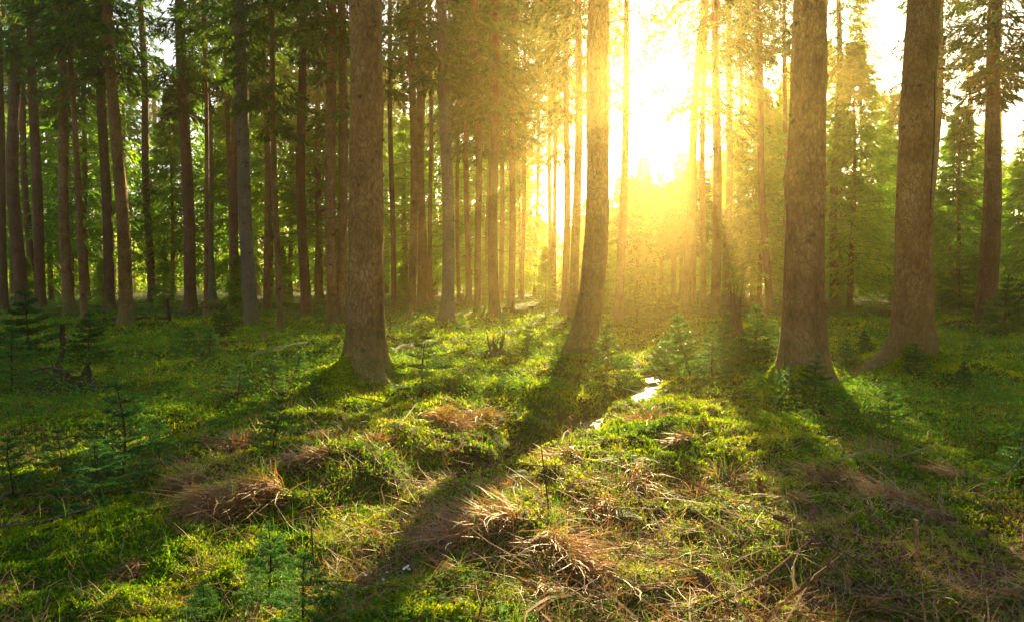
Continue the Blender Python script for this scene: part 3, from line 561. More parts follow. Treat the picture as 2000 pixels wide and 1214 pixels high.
# ------------------------------------------------------------------ spruce saplings
def sapling_proto(seed, near=True, whorls=7, spread=.42):
    """unit height sapling: stem + foliage with single needles"""
    rng = np.random.default_rng(seed); gs = G(); gf = G()
    zz = np.linspace(-.08, 1, 8); wx = .018 * np.sin(zz * 5 + seed); wy = .018 * np.cos(zz * 4)
    gs.tube(np.stack([wx, wy, zz], 1), np.linspace(.013, .003, 8), 6)
    tw = []   # twigs: p0, dir, len
    for wz in np.linspace(.10, .93, whorls):
        n = int(rng.integers(5, 8)); a0 = rng.uniform(0, 6.28)
        for k in range(n + 1):
            if rng.uniform() < .22: continue
            a = a0 + k * 6.28 / (n + 1) + rng.normal() * .2; L = spread * (1.03 - wz) ** .75 * rng.uniform(.7, 1.15) * (.75 + .25 * min(1, wz * 4))
            up = .12 + .5 * wz + rng.normal() * .12
            d = np.array([math.cos(a), math.sin(a), up]); d /= np.linalg.norm(d); p0 = np.array([np.interp(wz, zz, wx), np.interp(wz, zz, wy), wz + rng.normal() * .012])
            gs.tube([p0, p0 + d * L * .5 + [0, 0, -.01], p0 + d * L + [0, 0, -.08 * L]], [.005, .0035, .0015], 4, 0, False)
            tw.append((p0, d, L)); m = max(1, int(L / .055))
            for j in range(m):
                s = .22 + .75 * j / m; 
                for sg in (-1, 1):
                    d2 = d * .75 + sg * np.array([-math.sin(a), math.cos(a), 0]) * rng.uniform(.5, .8) + rng.normal(size=3) * .10; d2[2] -= .06; d2 /= np.linalg.norm(d2)
                    l2 = L * (1.05 - s) * rng.uniform(.4, .65) + .02; tw.append((p0 + d * L * s, d2, l2))
    tw.append((np.array([wx[-1], wy[-1], .9]), np.array([0, 0, 1.]), .13))
    for (p, d, L) in tw:
        n = int(max(5, L * (480 if near else 240))); t = rng.uniform(.05, 1, n); r = rng.normal(size=(n, 3)); r -= (r @ d)[:, None] * d; r /= np.linalg.norm(r, axis=1, keepdims=True) + 1e-9
        r[:, 2] += .25; D = d * .75 + r * .8
        gf.leaves(p + d * (L * t)[:, None], D, (.028 if near else .042) * rng.uniform(.7, 1.2, n), .005 if near else .0105, None, 0)
    return gs.mesh('stem', [M['wood_dark']]), gf.mesh('foliage', [M['needle_young']])
SP = [sapling_proto(1), sapling_proto(2, True, 8, .36), sapling_proto(3, True, 6, .5), sapling_proto(4, False, 8, .36), sapling_proto(5, False, 7, .46), sapling_proto(6, False, 9, .40)]
SAP = [ # foot u, v, height px, label
 (1030, 705, 68, 'brightly lit pale sapling between stump and curved trunk'), (985, 765, 40, 'tiny lit sapling below the broken stump'),
 (822, 775, 112, 'dark slender sapling beside the giant mossy trunk'), (1185, 735, 95, 'sunlit sapling touching the curved trunk foot'), (1222, 762, 70, 'small lit sapling at the head of the brook'),
 (1243, 640, 66, 'glowing white lit sapling behind the curved trunk'), (1290, 632, 40, 'small glowing sapling below the sun'), (1265, 650, 50, 'lit sapling low beside the glowing white one'),
 (1296, 735, 118, 'shaded sapling nearest the brook in the dark cluster'), (1345, 742, 150, 'tallest dark sapling of the cluster under the sun'), (1392, 752, 128, 'broad dark sapling in the cluster under the sun'),
 (1440, 735, 110, 'dark sapling at the cluster edge facing the bulging trunk'), (1478, 712, 105, 'dim teal sapling just before the bulging trunk'), (1322, 700, 105, 'upper sapling at the back of the dark cluster'), (1415, 690, 85, 'small back sapling of the dark cluster'), (1510, 690, 70, 'dim sapling close behind the bulging trunk'),
 (245, 960, 205, 'tall dark sapling with bare lower stem in deep shade'), (192, 995, 140, 'dark sapling half as tall beside the tallest shaded one'), (22, 985, 130, 'dark sapling at the very edge of the frame'), (312, 925, 110, 'thin shaded sapling beside the dry grass'),
 (120, 930, 100, 'dim spreading sapling above the dark moss bank'), (535, 895, 120, 'dark sapling just above the big dry tussock'), (522, 1192, 175, 'near sapling with teal glints at the bottom'), (585, 1230, 150, 'near sapling cut by the bottom edge'), (395, 1235, 110, 'low sapling spray at the bottom edge'),
 (62, 705, 130, 'dark sapling by the shaded uprooted stump'), (178, 715, 95, 'dim sapling behind the uprooted stump'), (20, 760, 120, 'black green sapling beside the edge'), (365, 705, 62, 'small sapling on the shaded mossy rise'), (412, 712, 70, 'little sapling near the grey log'),
 (440, 655, 55, 'dark low sapling before the pale knotty trunk'), (530, 775, 70, 'soft sapling under the giant trunk shade'), (466, 800, 78, 'teal lit sapling in the middle of the shaded slope'), (582, 740, 60, 'small dim sapling near the giant roots'), (620, 800, 62, 'small sapling among brown grass'),
 (1735, 850, 88, 'teal glinting sapling between the two huge trunks'), (1790, 745, 62, 'low sapling hiding the scarred trunk foot'), (1590, 800, 92, 'sapling hiding the bulging trunk foot'), (1530, 800, 70, 'dim small sapling beside the bulging trunk'),
 (1868, 612, 92, 'bright young fir between scarred and reddish trunks'), (1842, 618, 52, 'small bright fir behind the scarred trunk'), (1962, 655, 112, 'green young fir beside the leaning reddish trunk'), (1996, 650, 95, 'yellow lit young fir at the frame edge'), (1905, 690, 40, 'low fir sprig before the reddish trunk'),
 (1885, 770, 62, 'dim sapling on the shaded bilberry slope'), (1990, 965, 120, 'shaded sapling at the frame edge beside bilberries'), (1650, 720, 55, 'little green sapling between the huge trunks'), (1690, 690, 42, 'tiny lit sapling near the clearing'), (1465, 800, 60, 'dim sapling below the dark cluster'),
 (985, 640, 30, 'tiny far sapling by the stump'), (900, 640, 26, 'tiny far sapling under the warm lit trunk'), (1090, 720, 46, 'small lit sapling at the shade edge of the curved trunk'), (310, 560, 0, ''), (1625, 575, 0, ''),
]
rr = random.Random(3); proto_obj = {}
for n_, (u, v, hp, lab) in enumerate(SAP):
    if hp == 0: continue
    p = hit(u, v, .04); near = p[1] < 9.5; h = hp / F * p[1] * 1.05; k = (n_ % 3) + (0 if near else 3)
    if k not in proto_obj:
        t = thing('spruce_sapling', (0, 0, 0), lab, 'sapling', 'young spruce saplings on the forest floor'); link('stem', SP[k][0], t); link('foliage', SP[k][1], t); proto_obj[k] = t
    else:
        t = rep_copy(proto_obj[k]); t['label'] = lab
    t.location = (p[0], p[1], float(H(p[0], p[1])) - .02); h *= .82 if 'cluster' in lab else 1; sx = h * rr.uniform(1.15, 1.6); t.scale = (sx * rr.uniform(.8, 1.2), sx * rr.uniform(.8, 1.2), h); t.rotation_euler = (rr.uniform(-.13, .13), rr.uniform(-.13, .13), rr.uniform(0, 6.28))
# ------------------------------------------------------------------ ground cover
def scatter(n, y0, y1, pw, seed, xm=.80, xpad=.8):
    rng = np.random.default_rng(seed); t = rng.uniform(0, 1, n)
    a = 1 - pw; Y = (y0 ** a + t * (y1 ** a - y0 ** a)) ** (1 / a) if abs(a) > 1e-6 else y0 * (y1 / y0) ** t
    return rng.uniform(-1, 1, n) * (xm * Y + xpad), Y, rng
def brown(x, y):       # needle litter and bare patches
    return np.clip(sst(.47, .60, fbm(x * .9 + 3, y * .9, 31)) * .8 + .85 * np.exp(-((x - 1.9) ** 2 / 1.8 + (y - 3.8) ** 2 / 1.3)), 0, 1)
def berry(x, y):
    b = sst(.42, .58, fbm(x * .55 + 17, y * .55, 41)) * sst(5.5, 8, y) + 1.1 * np.exp(-((x - 4.6) ** 2 / 2.2 + (y - 6.6) ** 2 / 3)) + .9 * np.exp(-((x + 4.5) ** 2 / 5 + (y - 11) ** 2 / 8)) + .7 * sst(12, 18, y)
    lit = np.exp(-((x + .6) ** 2 / 3 + (y - 6) ** 2 / 3)); return np.clip(b - lit, 0, 1) * sst(.5, .9, stream_d(x, y))
# moss: little upright shoots with spreading leaflets
x, y, rng = scatter(250000, 2.3, 24, 1.75, 1, .78, .5)
d = stream_d(x, y) + .2 * sst(5.1, 4.6, y) ; keep = (d > .12 + .10 * rng.uniform(0, 1, len(x)) ** 2) & (rng.uniform(0, 1, len(x)) > .62 * brown(x, y)); x, y = x[keep], y[keep]; n = len(x)
z = H(x, y); s = .0125 * (y / 4) ** .9 * rng.uniform(.7, 1.5, n)
g = G()
for k in range(4):
    a = rng.uniform(0, 6.28, n); el = rng.uniform(.15, 1.3, n)
    D = np.stack([np.cos(a) * np.cos(el), np.sin(a) * np.cos(el), np.sin(el)], 1)
    P = np.stack([x, y, z - .004 + s * rng.uniform(0, 1.3, n)], 1); g.leaves(P, D, s * 1.35, s * .55, rng.normal(size=(n, 3)) * .5 + [0, 0, 1], 0)
for i_ in BIG:         # moss and shoots climbing the feet of the big trunks
    p_ = feet[i_]; r_ = TR[i_][2] / F * p_[1] / 2; n = 5200; a = rng.uniform(0, 6.28, n); q_ = rng.uniform(0, 1, n) ** 1.3
    rr_ = r_ * (1.25 + 1.5 * q_); x, y = p_[0] + np.cos(a) * rr_, p_[1] + np.sin(a) * rr_; cl = np.clip(vnoise(a * 2.2, a * 0 + i_, 5) * 1.4 - .3, 0, 1)
    z = H(x, y) + (1 - q_) ** 2.2 * .30 * r_ / .3 * cl; s = .030 * rng.uniform(.6, 1.4, n)
    for k in range(3):
        b = rng.uniform(0, 6.28, n); el = rng.uniform(.1, 1.3, n); g.leaves(np.stack([x, y, z + s * rng.uniform(-.3, 1.2, n)], 1), np.stack([np.cos(b) * np.cos(el), np.sin(b) * np.cos(el), np.sin(el)], 1), s * 1.3, s * .5, None, 0)
tag(link('moss', g.mesh('moss', [M['moss']])), 'thick yellow green moss carpeting the ground and brook banks', None, None, 'stuff')
# bilberry
x, y, rng = scatter(34000, 3.0, 45, 1.35, 2)
keep = rng.uniform(0, 1, len(x)) < berry(x, y); x, y = x[keep], y[keep]; n = len(x); z = H(x, y); hh = rng.uniform(.08, .26, n) * (.5 + 1.6 * sst(.35, .75, fbm(x * 1.9, y * 1.9, 43))); s = .019 * (y / 5) ** .62
g = G(); g.blades(np.stack([x, y, z], 1), rng.uniform(0, 6.28, n), hh, .1, .3, .004 * (y / 6) ** .6, 2, 1)
for k in range(11):
    a = rng.uniform(0, 6.28, n); r = rng.uniform(.01, .085, n) * (1 + y / 25); P = np.stack([x + np.cos(a) * r, y + np.sin(a) * r, z + hh * rng.uniform(.35, 1.05, n)], 1)
    D = np.stack([np.cos(a), np.sin(a), rng.uniform(-.1, .7, n)], 1); g.leaves(P, D, s * rng.uniform(.8, 1.5, n), s * .72, rng.normal(size=(n, 3)) * .45 + [0, 0, 1], 0)
tag(link('undergrowth', g.mesh('undergrowth', [M['bilberry'], M['litter']])), 'low bilberry undergrowth with small bright green leaves', None, None, 'stuff')
# green grass
x, y, rng = scatter(19000, 2.3, 40, 1.4, 3)
pg = .25 + .75 * sst(.45, .6, fbm(x * 1.3 + 40, y * 1.3, 61)); pg = pg * (.35 + .65 * sst(.1, .3, stream_d(x, y))); keep = (rng.uniform(0, 1, len(x)) < pg) & (stream_d(x, y) > .10); x, y = x[keep], y[keep]; n = len(x)
g = G(); g.blades(np.stack([x, y, H(x, y) - .01], 1), rng.uniform(0, 6.28, n), rng.uniform(.07, .24, n), rng.uniform(0, .5, n), rng.uniform(.2, 1.6, n), .0032 * (y / 4) ** .7, 4, 0, .1)
tag(link('grass', g.mesh('grass', [M['grass']])), 'thin green grass blades scattered through the moss', None, None, 'stuff')
# straw and litter strewn about
x, y, rng = scatter(60000, 2.3, 20, 1.7, 4)
pb = .03 + .45 * brown(x, y) + .6 * sst(.54, .66, fbm(x * 1.6 + 4, y * 1.6, 91)); keep = (rng.uniform(0, 1, len(x)) < pb) & (stream_d(x, y) > .15); x, y = x[keep], y[keep]; n = len(x)
g = G(); g.blades(np.stack([x, y, H(x, y) + rng.uniform(.005, .04, n)], 1), rng.uniform(0, 6.28, n), rng.uniform(.04, .24, n), rng.uniform(.8, 1.6, n), rng.uniform(-.5, 1.0, n), .0042 * (y / 4) ** .7, 3, 0, .2)
x, y, rng = scatter(90000, 2.3, 12, 1.7, 44); keep = rng.uniform(0, 1, len(x)) < .05 + brown(x, y); x, y = x[keep], y[keep]; n = len(x)
a = rng.uniform(0, 6.28, n); g.leaves(np.stack([x, y, H(x, y) + rng.uniform(.0, .02, n)], 1), np.stack([np.cos(a), np.sin(a), rng.normal(size=n) * .2], 1), .022 * rng.uniform(.6, 1.6, n), .0055, rng.normal(size=(n, 3)) * .3 + [0, 0, 1], 1)
x, y, rng = scatter(1500, 2.4, 14, 1.6, 45); keep = rng.uniform(0, 1, len(x)) < .15 + brown(x, y); x, y = x[keep], y[keep]; n = len(x)
g.blades(np.stack([x, y, H(x, y) + .02], 1), rng.uniform(0, 6.28, n), rng.uniform(.2, .8, n), rng.uniform(1.2, 1.55, n), rng.uniform(-.2, .35, n), rng.uniform(.006, .016, n), 5, 1, .25)
tag(link('litter', g.mesh('litter', [M['straw'], M['litter']])), 'dead straw, needles and bits of leaf strewn over the moss', None, None, 'stuff')
# wood sorrel leaves low in the near shade
x, y, rng = scatter(5200, 2.4, 8, 1.6, 6); keep = rng.uniform(0, 1, len(x)) < sst(.5, .66, fbm(x * 1.4 + 70, y * 1.4, 81)); x, y = x[keep], y[keep]; n = len(x); z = H(x, y) + rng.uniform(.02, .06, n); g = G()
for k in range(3):
    a = k * 2.094 + x * 50; g.leaves(np.stack([x, y, z], 1), np.stack([np.cos(a), np.sin(a), np.full(n, .1)], 1), .016, .017, np.tile([0, 0, 1.], (n, 1)) + rng.normal(size=(n, 3)) * .2, 0, .62)
tag(link('weeds', g.mesh('weeds', [M['bilberry']])), 'clover leaved wood sorrel patches low among the moss', None, None, 'stuff')
# ------------------------------------------------------------------ dry grass tussocks
TUS = [ # u, v, width px, lie azimuth (deg, None = all round), amount, label
 (478, 995, 190, 235, 640, 'big tawny tussock pouring down the shaded bank'), (462, 872, 85, None, 240, 'reddish dry tussock above the biggest tawny one'), (375, 955, 85, 200, 190, 'grey straw tuft fanning out at the shade side of the big tussock'),
 (600, 905, 85, 190, 190, 'brown straw tuft beside the sunlit moss mound'), (930, 1045, 185, 184, 460, 'long combed tussock lying along the brook bank'), (1105, 1085, 170, 300, 420, 'large spiky tussock at the centre bottom'),
 (1262, 830, 100, None, 300, 'rust brown tussock on the sunlit far bank'), (868, 835, 110, 330, 260, 'curly straw tussock over the moss mound'), (736, 868, 60, None, 130, 'small bright straw cap on the moss mound'), (1335, 862, 70, 200, 120, 'thin upright straw tuft past the rust brown tussock'),
 (1250, 940, 120, 250, 200, 'pale straw around the blue green fern'), (1420, 935, 100, None, 160, 'loose straw tuft in the shaded rise'), (1100, 900, 70, 180, 120, 'small tuft at the brook bend'), (262, 1110, 75, 290, 100, 'sparse bleached straw in the darkest corner'),
 (1060, 1180, 90, 250, 120, 'scattered straw low at the bottom edge'), (1785, 1005, 150, 160, 320, 'tangled straw mat behind the upright stake'), (1625, 945, 110, 200, 190, 'low straw mat near fallen cones'), (1540, 985, 90, None, 120, 'thin straw tuft beside a standing cone'),
 (1720, 885, 80, 180, 90, 'straw wisp on the shaded bilberry slope'), (1360, 965, 80, None, 120, 'small straw tuft beyond the large spiky one'), (715, 1125, 80, 200, 90, 'thin straw wisps near the white flowers'), (985, 945, 70, None, 110, 'bright straw tuft on the sunlit near bank'),
 (1880, 935, 110, 170, 130, 'flat straw wisp by the edge bilberries'), (940, 825, 80, None, 150, 'dim tussock just above the brook shade'), (1180, 1010, 100, 230, 160, 'dark heathery straw behind the large spiky tussock'), (625, 855, 60, None, 90, 'small brown tuft in the giant tree shade'),
]
for (u, v, wpx, lie, cnt, lab) in TUS:
    p = hit(u, v, .05); wd = wpx / F * p[1]; t = thing('dry_tussock', (p[0], p[1], float(H(p[0], p[1])) - .02), lab, 'tussock', 'dry grass tussocks')
    rng = np.random.default_rng(u); n = int(cnt * 0.95); rad = wd * .34
    a = rng.uniform(0, 6.28, n); r = rad * np.sqrt(rng.uniform(0, 1, n)) * .8
    bx, by = np.cos(a) * r, np.sin(a) * r
    if lie is not None:
        e = rng.uniform(-.55, .45, n) * wd * .9; lat = rng.normal(size=n) * wd * .13; bx, by = np.cos(R(lie)) * e - np.sin(R(lie)) * lat, np.sin(R(lie)) * e + np.cos(R(lie)) * lat; r = np.abs(lat) * 1.5
    bz = H(p[0] + bx, p[1] + by) - float(H(p[0], p[1])) + .07 * wd * np.exp(-(r / rad) ** 2 * 1.5) + rng.uniform(0, .05, n)
    az = np.arctan2(by, bx) + rng.normal(size=n) * .6 if lie is None else R(lie) + rng.normal(size=n) * (.5 if cnt > 500 else .8)
    W_ = .0100 * (p[1] / 5) ** .5; up_ = rng.uniform(0, 1, n) < (.30 if lie is None else .10)
    lean0 = np.where(up_, rng.uniform(0, .7, n), rng.uniform(1.0, 1.5, n)); bend0 = np.where(up_, rng.uniform(.4, 2.2, n), rng.uniform(.0, .9, n))
    g = G(); g.blades(np.stack([bx, by, bz], 1), az, wd * rng.uniform(.30, .8, n) * np.where(up_, .6, 1), lean0, bend0, W_ * rng.uniform(.5, 1.2, n), 6, 0, .16)
    m = n // 9; k = rng.integers(0, n, m); g.blades(np.stack([bx, by, bz], 1)[k], rng.uniform(0, 6.28, m), wd * rng.uniform(.3, .7, m), rng.uniform(0, .6, m), rng.uniform(.1, .9, m), .003 * (p[1] / 5) ** .6, 4, 1)
    zb_ = float(H(p[0], p[1]))
    for V_ in g.v:
        fl_ = H(p[0] + V_[:, 0], p[1] + V_[:, 1]) - zb_ + .012 + .035 * vnoise(V_[:, 0] * 40 + u, V_[:, 1] * 40, 3); V_[:, 2] = np.maximum(V_[:, 2], fl_)
    link('blades', g.mesh('blades', [M['straw'], M['grass']]), t)
    g = G(); th = np.linspace(0, 6.283, 12, endpoint=False); rings = []
    for q_, zz in ((1.0, -.05), (.75, .005), (.4, .02), (.05, .03)):
        rx = rad * q_ * (1 + .15 * np.sin(th * 3 + u)); rings.append(np.stack([np.cos(th) * rx, np.sin(th) * rx, H(p[0] + np.cos(th) * rx, p[1] + np.sin(th) * rx) - float(H(p[0], p[1])) + zz * min(1, wd * 2)], 1))
    idx = np.arange(48).reshape(4, 12); n_ = np.roll(idx, -1, 1); g.add(np.stack(rings), np.stack([idx[:-1], n_[:-1], n_[1:], idx[1:]], -1)); link('clump', g.mesh('clump', [M['litter']], True), t)
# ------------------------------------------------------------------ ferns
def fern(u, v, lab, fr, L, seed, dark=False):
    p = hit(u, v, .05); t = thing('fern', (p[0], p[1], float(H(p[0], p[1]))), lab, 'fern', 'small ferns in the moss'); rng = np.random.default_rng(seed)
    for a in fr:
        a = R(a); s = np.linspace(0, 1, 26); el = .7
        pts = np.stack([np.cos(a) * L * s, np.sin(a) * L * s, L * (el * s - .65 * s ** 2)], 1); g = G(); g.tube(pts[::3], .0016, 4, 0, False)
        T = np.gradient(pts, axis=0); per = np.array([-math.sin(a), math.cos(a), 0])
        w_ = L * .20 * np.sin(np.clip(s, .05, 1) * 2.75) ** .8
        for sg in (-1, 1):
            g.leaves(pts[3:], per * sg + T[3:] / np.linalg.norm(T[3:], axis=1, keepdims=True) * .35, w_[3:] + .008, .014, np.tile([0, 0, 1.], (23, 1)) + rng.normal(size=(23, 3)) * .15, 0, .35)
        link('frond', g.mesh('frond', [M['wood_dark' if dark else 'fern']]), t)
fern(975, 965, 'blue green fern on the sunlit near bank', (20, 160, 250), .16, 1); fern(1225, 915, 'blue green fern arching over pale straw', (10, 70, 170, 300), .24, 2)
fern(1032, 935, 'pale lit fern frond beside the thin dead stem', (30, 120, 200), .17, 3); fern(1190, 1020, 'teal fern behind the large spiky tussock', (0, 50), .2, 4)
fern(1035, 835, 'dim fern in the brook shadow below the curved trunk', (60, 150, 210, 330), .26, 5); fern(118, 990, 'teal fern lying in the darkest moss', (180, 10), .2, 6)
fern(1730, 1165, 'dark withered fern flat on the needle litter', (60, 130, 200, 300), .15, 7, True); fern(700, 815, 'small teal fern under the giant tree', (30, 150), .14, 8)
# ------------------------------------------------------------------ cones
def cone_mesh():
    g = G(); zz = np.linspace(0, 1, 9); prof = .0165 * np.sin(np.clip(zz * 2.9 + .25, 0, 3.14)) ** .75 + .001
    g.tube(np.stack([zz * .115, 0 * zz, 0 * zz], 1), prof * .8, 8)
    P, D, N = [], [], []
    for k in range(110):
        s = k / 110; a = k * 2.39996; r = np.interp(s, zz, prof) * .75; P.append([s * .112, math.cos(a) * r, math.sin(a) * r]); D.append([.75, math.cos(a) * .55, math.sin(a) * .55]); N.append([-.3, math.cos(a), math.sin(a)])
    g.leaves(P, D, .017, .014, N, 0, .6); return g.mesh('cone', [M['cone']])
CM = cone_mesh()
for (u, v, a, tilt, lab) in [(1485, 972, 90, 75, 'cone standing on end in the straw'), (1585, 1028, 60, 40, 'tilted cone above two lying ones'), (1555, 1050, 150, 10, 'stubby cone beside a longer one'), (1560, 1070, 340, 0, 'long cone lying level in the litter'),
    (1889, 1137, 5, 0, 'pale cone near the mossy edge'), (1943, 1125, 335, 0, 'reddish cone nearest the frame edge'), (1469, 1195, 5, 0, 'cone beside the long stick end'), (1539, 1203, 10, 0, 'cone cut low beside the reddish slanted one'), (1577, 1192, 325, 0, 'reddish slanted cone at the bottom edge'),
    (1822, 1026, 320, 5, 'short cone in the straw by the upright stake'), (1312, 1197, 355, 0, 'lone cone under the long stick'), (1474, 1180, 3, 0, 'cone touching the end of the long stick'), (1398, 1187, 120, 25, 'cone leaning against the long stick'), (1584, 1208, 80, 20, 'cone tip poking up at the bottom edge'), (1905, 1062, 20, 0, 'half hidden cone in green moss')]:
    p = hit(u, v, .05); o = link('spruce_cone', CM); o.location = (p[0], p[1], float(H(p[0], p[1])) + .028); o.rotation_euler = (0, -R(tilt), R(a)); s = rr.uniform(.9, 1.15); o.scale = (s, s, s); tag(o, lab, 'cone', 'spruce cones on the forest floor')
# ------------------------------------------------------------------ sticks, logs, stumps
def stick(name, pix, rad, mat, lab, cat='stick', lift=.02, twigs=0, seg=8, h=None, grp='fallen sticks'):
    """pix: list of photograph points lying on the ground; h: heights above it"""
    pts = []
    for k, (u, v) in enumerate(pix):
        hh = (h[k] if h else 0); p = hit(u, v, lift + hh); pts.append([p[0], p[1], float(H(p[0], p[1])) + lift + hh])
    pts = np.array(pts); m = 4 * (len(pts) - 1) + 1; tt = np.linspace(0, len(pts) - 1, m)
    P = np.stack([np.interp(tt, np.arange(len(pts)), pts[:, c]) for c in range(3)], 1); rng = np.random.default_rng(int(pix[0][0]))
    P[1:-1] += rng.normal(size=(m - 2, 3)) * rad * .35
    o = P[0].copy(); g = G(); ra = np.linspace(1, .62, m) * rad * rng.uniform(.92, 1.08, m); g.tube(P - o, ra, seg)
    for k in range(twigs):
        q = P[int(rng.integers(1, m - 1))] - o; d = rng.normal(size=3); d[2] = abs(d[2]) * .7; d /= np.linalg.norm(d); ln = rng.uniform(.08, .3) * (1 + rad * 8)
        g.tube([q, q + d * ln * .5, q + d * ln + [0, 0, -.03]], [rad * .35, rad * .25, rad * .1], 4, 0, False)
    ob = link(name, g.mesh(name, [M[mat]], True)); ob.location = o; tag(ob, lab, cat, grp); return ob
stick('fallen_branch', [(1156, 1122), (1242, 1157), (1330, 1165), (1400, 1188), (1468, 1203)], .013, 'wood_tan', 'long crooked tan branch along the bottom edge', 'branch', .03, 4)
stick('fallen_branch', [(1000, 1066), (1030, 1078), (1068, 1092)], .026, 'wood_tan', 'thick short branch with a pale broken end', 'branch', .05)
stick('fallen_branch', [(1968, 1199), (2010, 1193)], .016, 'wood_tan', 'tan branch end poking in at the bottom corner', 'branch', .03)
stick('fallen_branch', [(1614, 1104), (1640, 1128), (1662, 1152)], .012, 'wood_tan', 'short tan stick slanting below fallen cones', 'branch', .03)
stick('fallen_branch', [(1698, 1020), (1716, 1040), (1735, 1060)], .012, 'wood', 'brown stick slanting beside the upright stake', 'branch', .03)
stick('fallen_branch', [(1545, 1150), (1640, 1172), (1760, 1190), (1850, 1214)], .010, 'wood', 'thin brown branch low in the needle litter', 'branch', .02, 5)
stick('fallen_branch', [(1530, 1120), (1590, 1150), (1660, 1190)], .02, 'wood_dark', 'mossy dark branch sunk in the litter', 'branch', .01)
stick('fallen_branch', [(1480, 1000), (1560, 1062), (1690, 1120), (1800, 1150)], .006, 'wood', 'long thin dark twig crossing the litter', 'branch', .04, 6)
stick('fallen_branch', [(1500, 792), (1538, 800)], .009, 'wood_pale', 'short pale twig before the bulging trunk', 'branch', .06)
stick('fallen_branch', [(1515, 775), (1560, 800)], .008, 'wood', 'slanted twig against the bulging trunk foot', 'branch', .08)
stick('fallen_branch', [(1640, 915), (1700, 895), (1760, 905), (1850, 880)], .006, 'wood_pale', 'pale curved twig over the shaded slope', 'branch', .10, 2)
stick('fallen_branch', [(1965, 955), (1998, 905)], .008, 'wood_pale', 'pale twig rising by the frame edge', 'branch', .08)
stick('fallen_branch', [(690, 790), (760, 800), (792, 830)], .007, 'wood', 'thin twig arching below the giant roots', 'branch', .06, 3)
stick('fallen_branch', [(745, 850), (780, 838), (812, 812)], .006, 'wood_pale', 'forked pale twig over the moss mound', 'branch', .10, 3)
stick('fallen_branch', [(360, 780), (420, 772), (470, 790)], .006, 'wood', 'thin arching twig on the shaded slope', 'branch', .10, 3)
stick('fallen_branch', [(860, 700), (905, 690), (945, 672)], .016, 'wood', 'twiggy branch lying by the stump', 'branch', .05, 6)
stick('fallen_branch', [(1060, 652), (1080, 680), (1098, 668)], .014, 'wood', 'bent branch leaning at the curved trunk', 'branch', .10, 3)
stick('fallen_branch', [(0, 1055), (90, 1040), (190, 1018)], .008, 'wood', 'faint twig in the dark corner', 'branch', .05, 2)
stick('fallen_branch', [(1640, 590), (1700, 603), (1735, 598)], .03, 'wood', 'weathered branch in the bright clearing', 'branch', .08, 6)
stick('fallen_branch', [(1440, 585), (1500, 596), (1545, 600)], .04, 'wood', 'grey fallen pole behind the leaning amber trunks', 'branch', .15, 4)
LOG = 'fallen logs'
stick('fallen_log', [(160, 634), (240, 628), (330, 622)], .07, 'wood_dark', 'dark log lying behind the stout trunk', 'log', .12, 3, grp=LOG)
stick('fallen_log', [(395, 676), (440, 672), (478, 668)], .055, 'wood', 'grey log half sunk in the shaded moss', 'log', .08, 2, grp=LOG)
stick('fallen_log', [(492, 697), (540, 684), (600, 672)], .04, 'wood_pale', 'thin bleached log before the twin trunks', 'log', .08, 2, grp=LOG)
stick('fallen_log', [(762, 689), (810, 680), (852, 670)], .06, 'wood_pale', 'pale log leaning past the giant trunk', 'log', .10, 3, grp=LOG)
stick('fallen_log', [(985, 606), (1010, 612), (1040, 605)], .09, 'wood_dark', 'mossy log between the amber trunks', 'log', .15, 1, grp=LOG)
stick('fallen_log', [(1395, 600), (1450, 600), (1500, 612)], .06, 'wood', 'brown log below the glare', 'log', .15, 3, grp=LOG)
stick('curled_root', [(517, 668), (510, 660), (519, 652), (524, 656)], .02, 'wood_pale', 'white curled root sticking out of the moss', 'root', .12, h=[0, .1, .25, .2], grp=None)
def upright(u, v, vt, rad, mat, lab, name, cat, lean=0, taper=.7, seg=10):
    p = hit(u, v, .03); z0 = float(H(p[0], p[1])); h = (v - vt) / F * p[1]; zz = np.linspace(-.1, h, 9); rng = np.random.default_rng(int(u))
    P = np.stack([lean * zz + rng.normal(size=9) * rad * .15, rng.normal(size=9) * rad * .15, zz], 1); g = G(); g.tube(P, np.linspace(1.05, taper, 9) * rad, seg)
    o = link(name, g.mesh(name, [M[mat]], True)); o.location = (p[0], p[1], z0); tag(o, lab, cat); return o, p, z0, h
upright(332, 632, 583, .055, 'wood_dark', 'short broken post standing in the lit moss', 'broken_post', 'post', -.06, .9)
upright(1789, 1100, 1023, .014, 'wood_tan', 'peeled tan stake standing in the straw', 'wooden_stake', 'stake', -.03, .9)
upright(1072, 1012, 862, .006, 'wood_dark', 'thin dead stem rising by the brook', 'dry_stalk', 'stem', -.12, .4)
upright(1086, 985, 905, .004, 'wood_dark', 'shorter dead stem beside the taller one', 'dry_stalk', 'stem', -.02, .4)
upright(615, 1140, 960, .005, 'wood_dark', 'tall thin dark stem by the bright moss edge', 'dry_stalk', 'stem', -.05, .4)
upright(124, 720, 640, .05, 'wood_dark', 'rotten dark snag beside the uprooted stump', 'dead_snag', 'snag', 0, .8)
upright(762, 662, 622, .03, 'wood', 'short snag just past the giant trunk', 'dead_snag', 'snag', .02, .6)
upright(941, 622, 600, .05, 'wood', 'short jagged snag near the slim hazy trunk', 'dead_snag', 'snag', .3, .6)
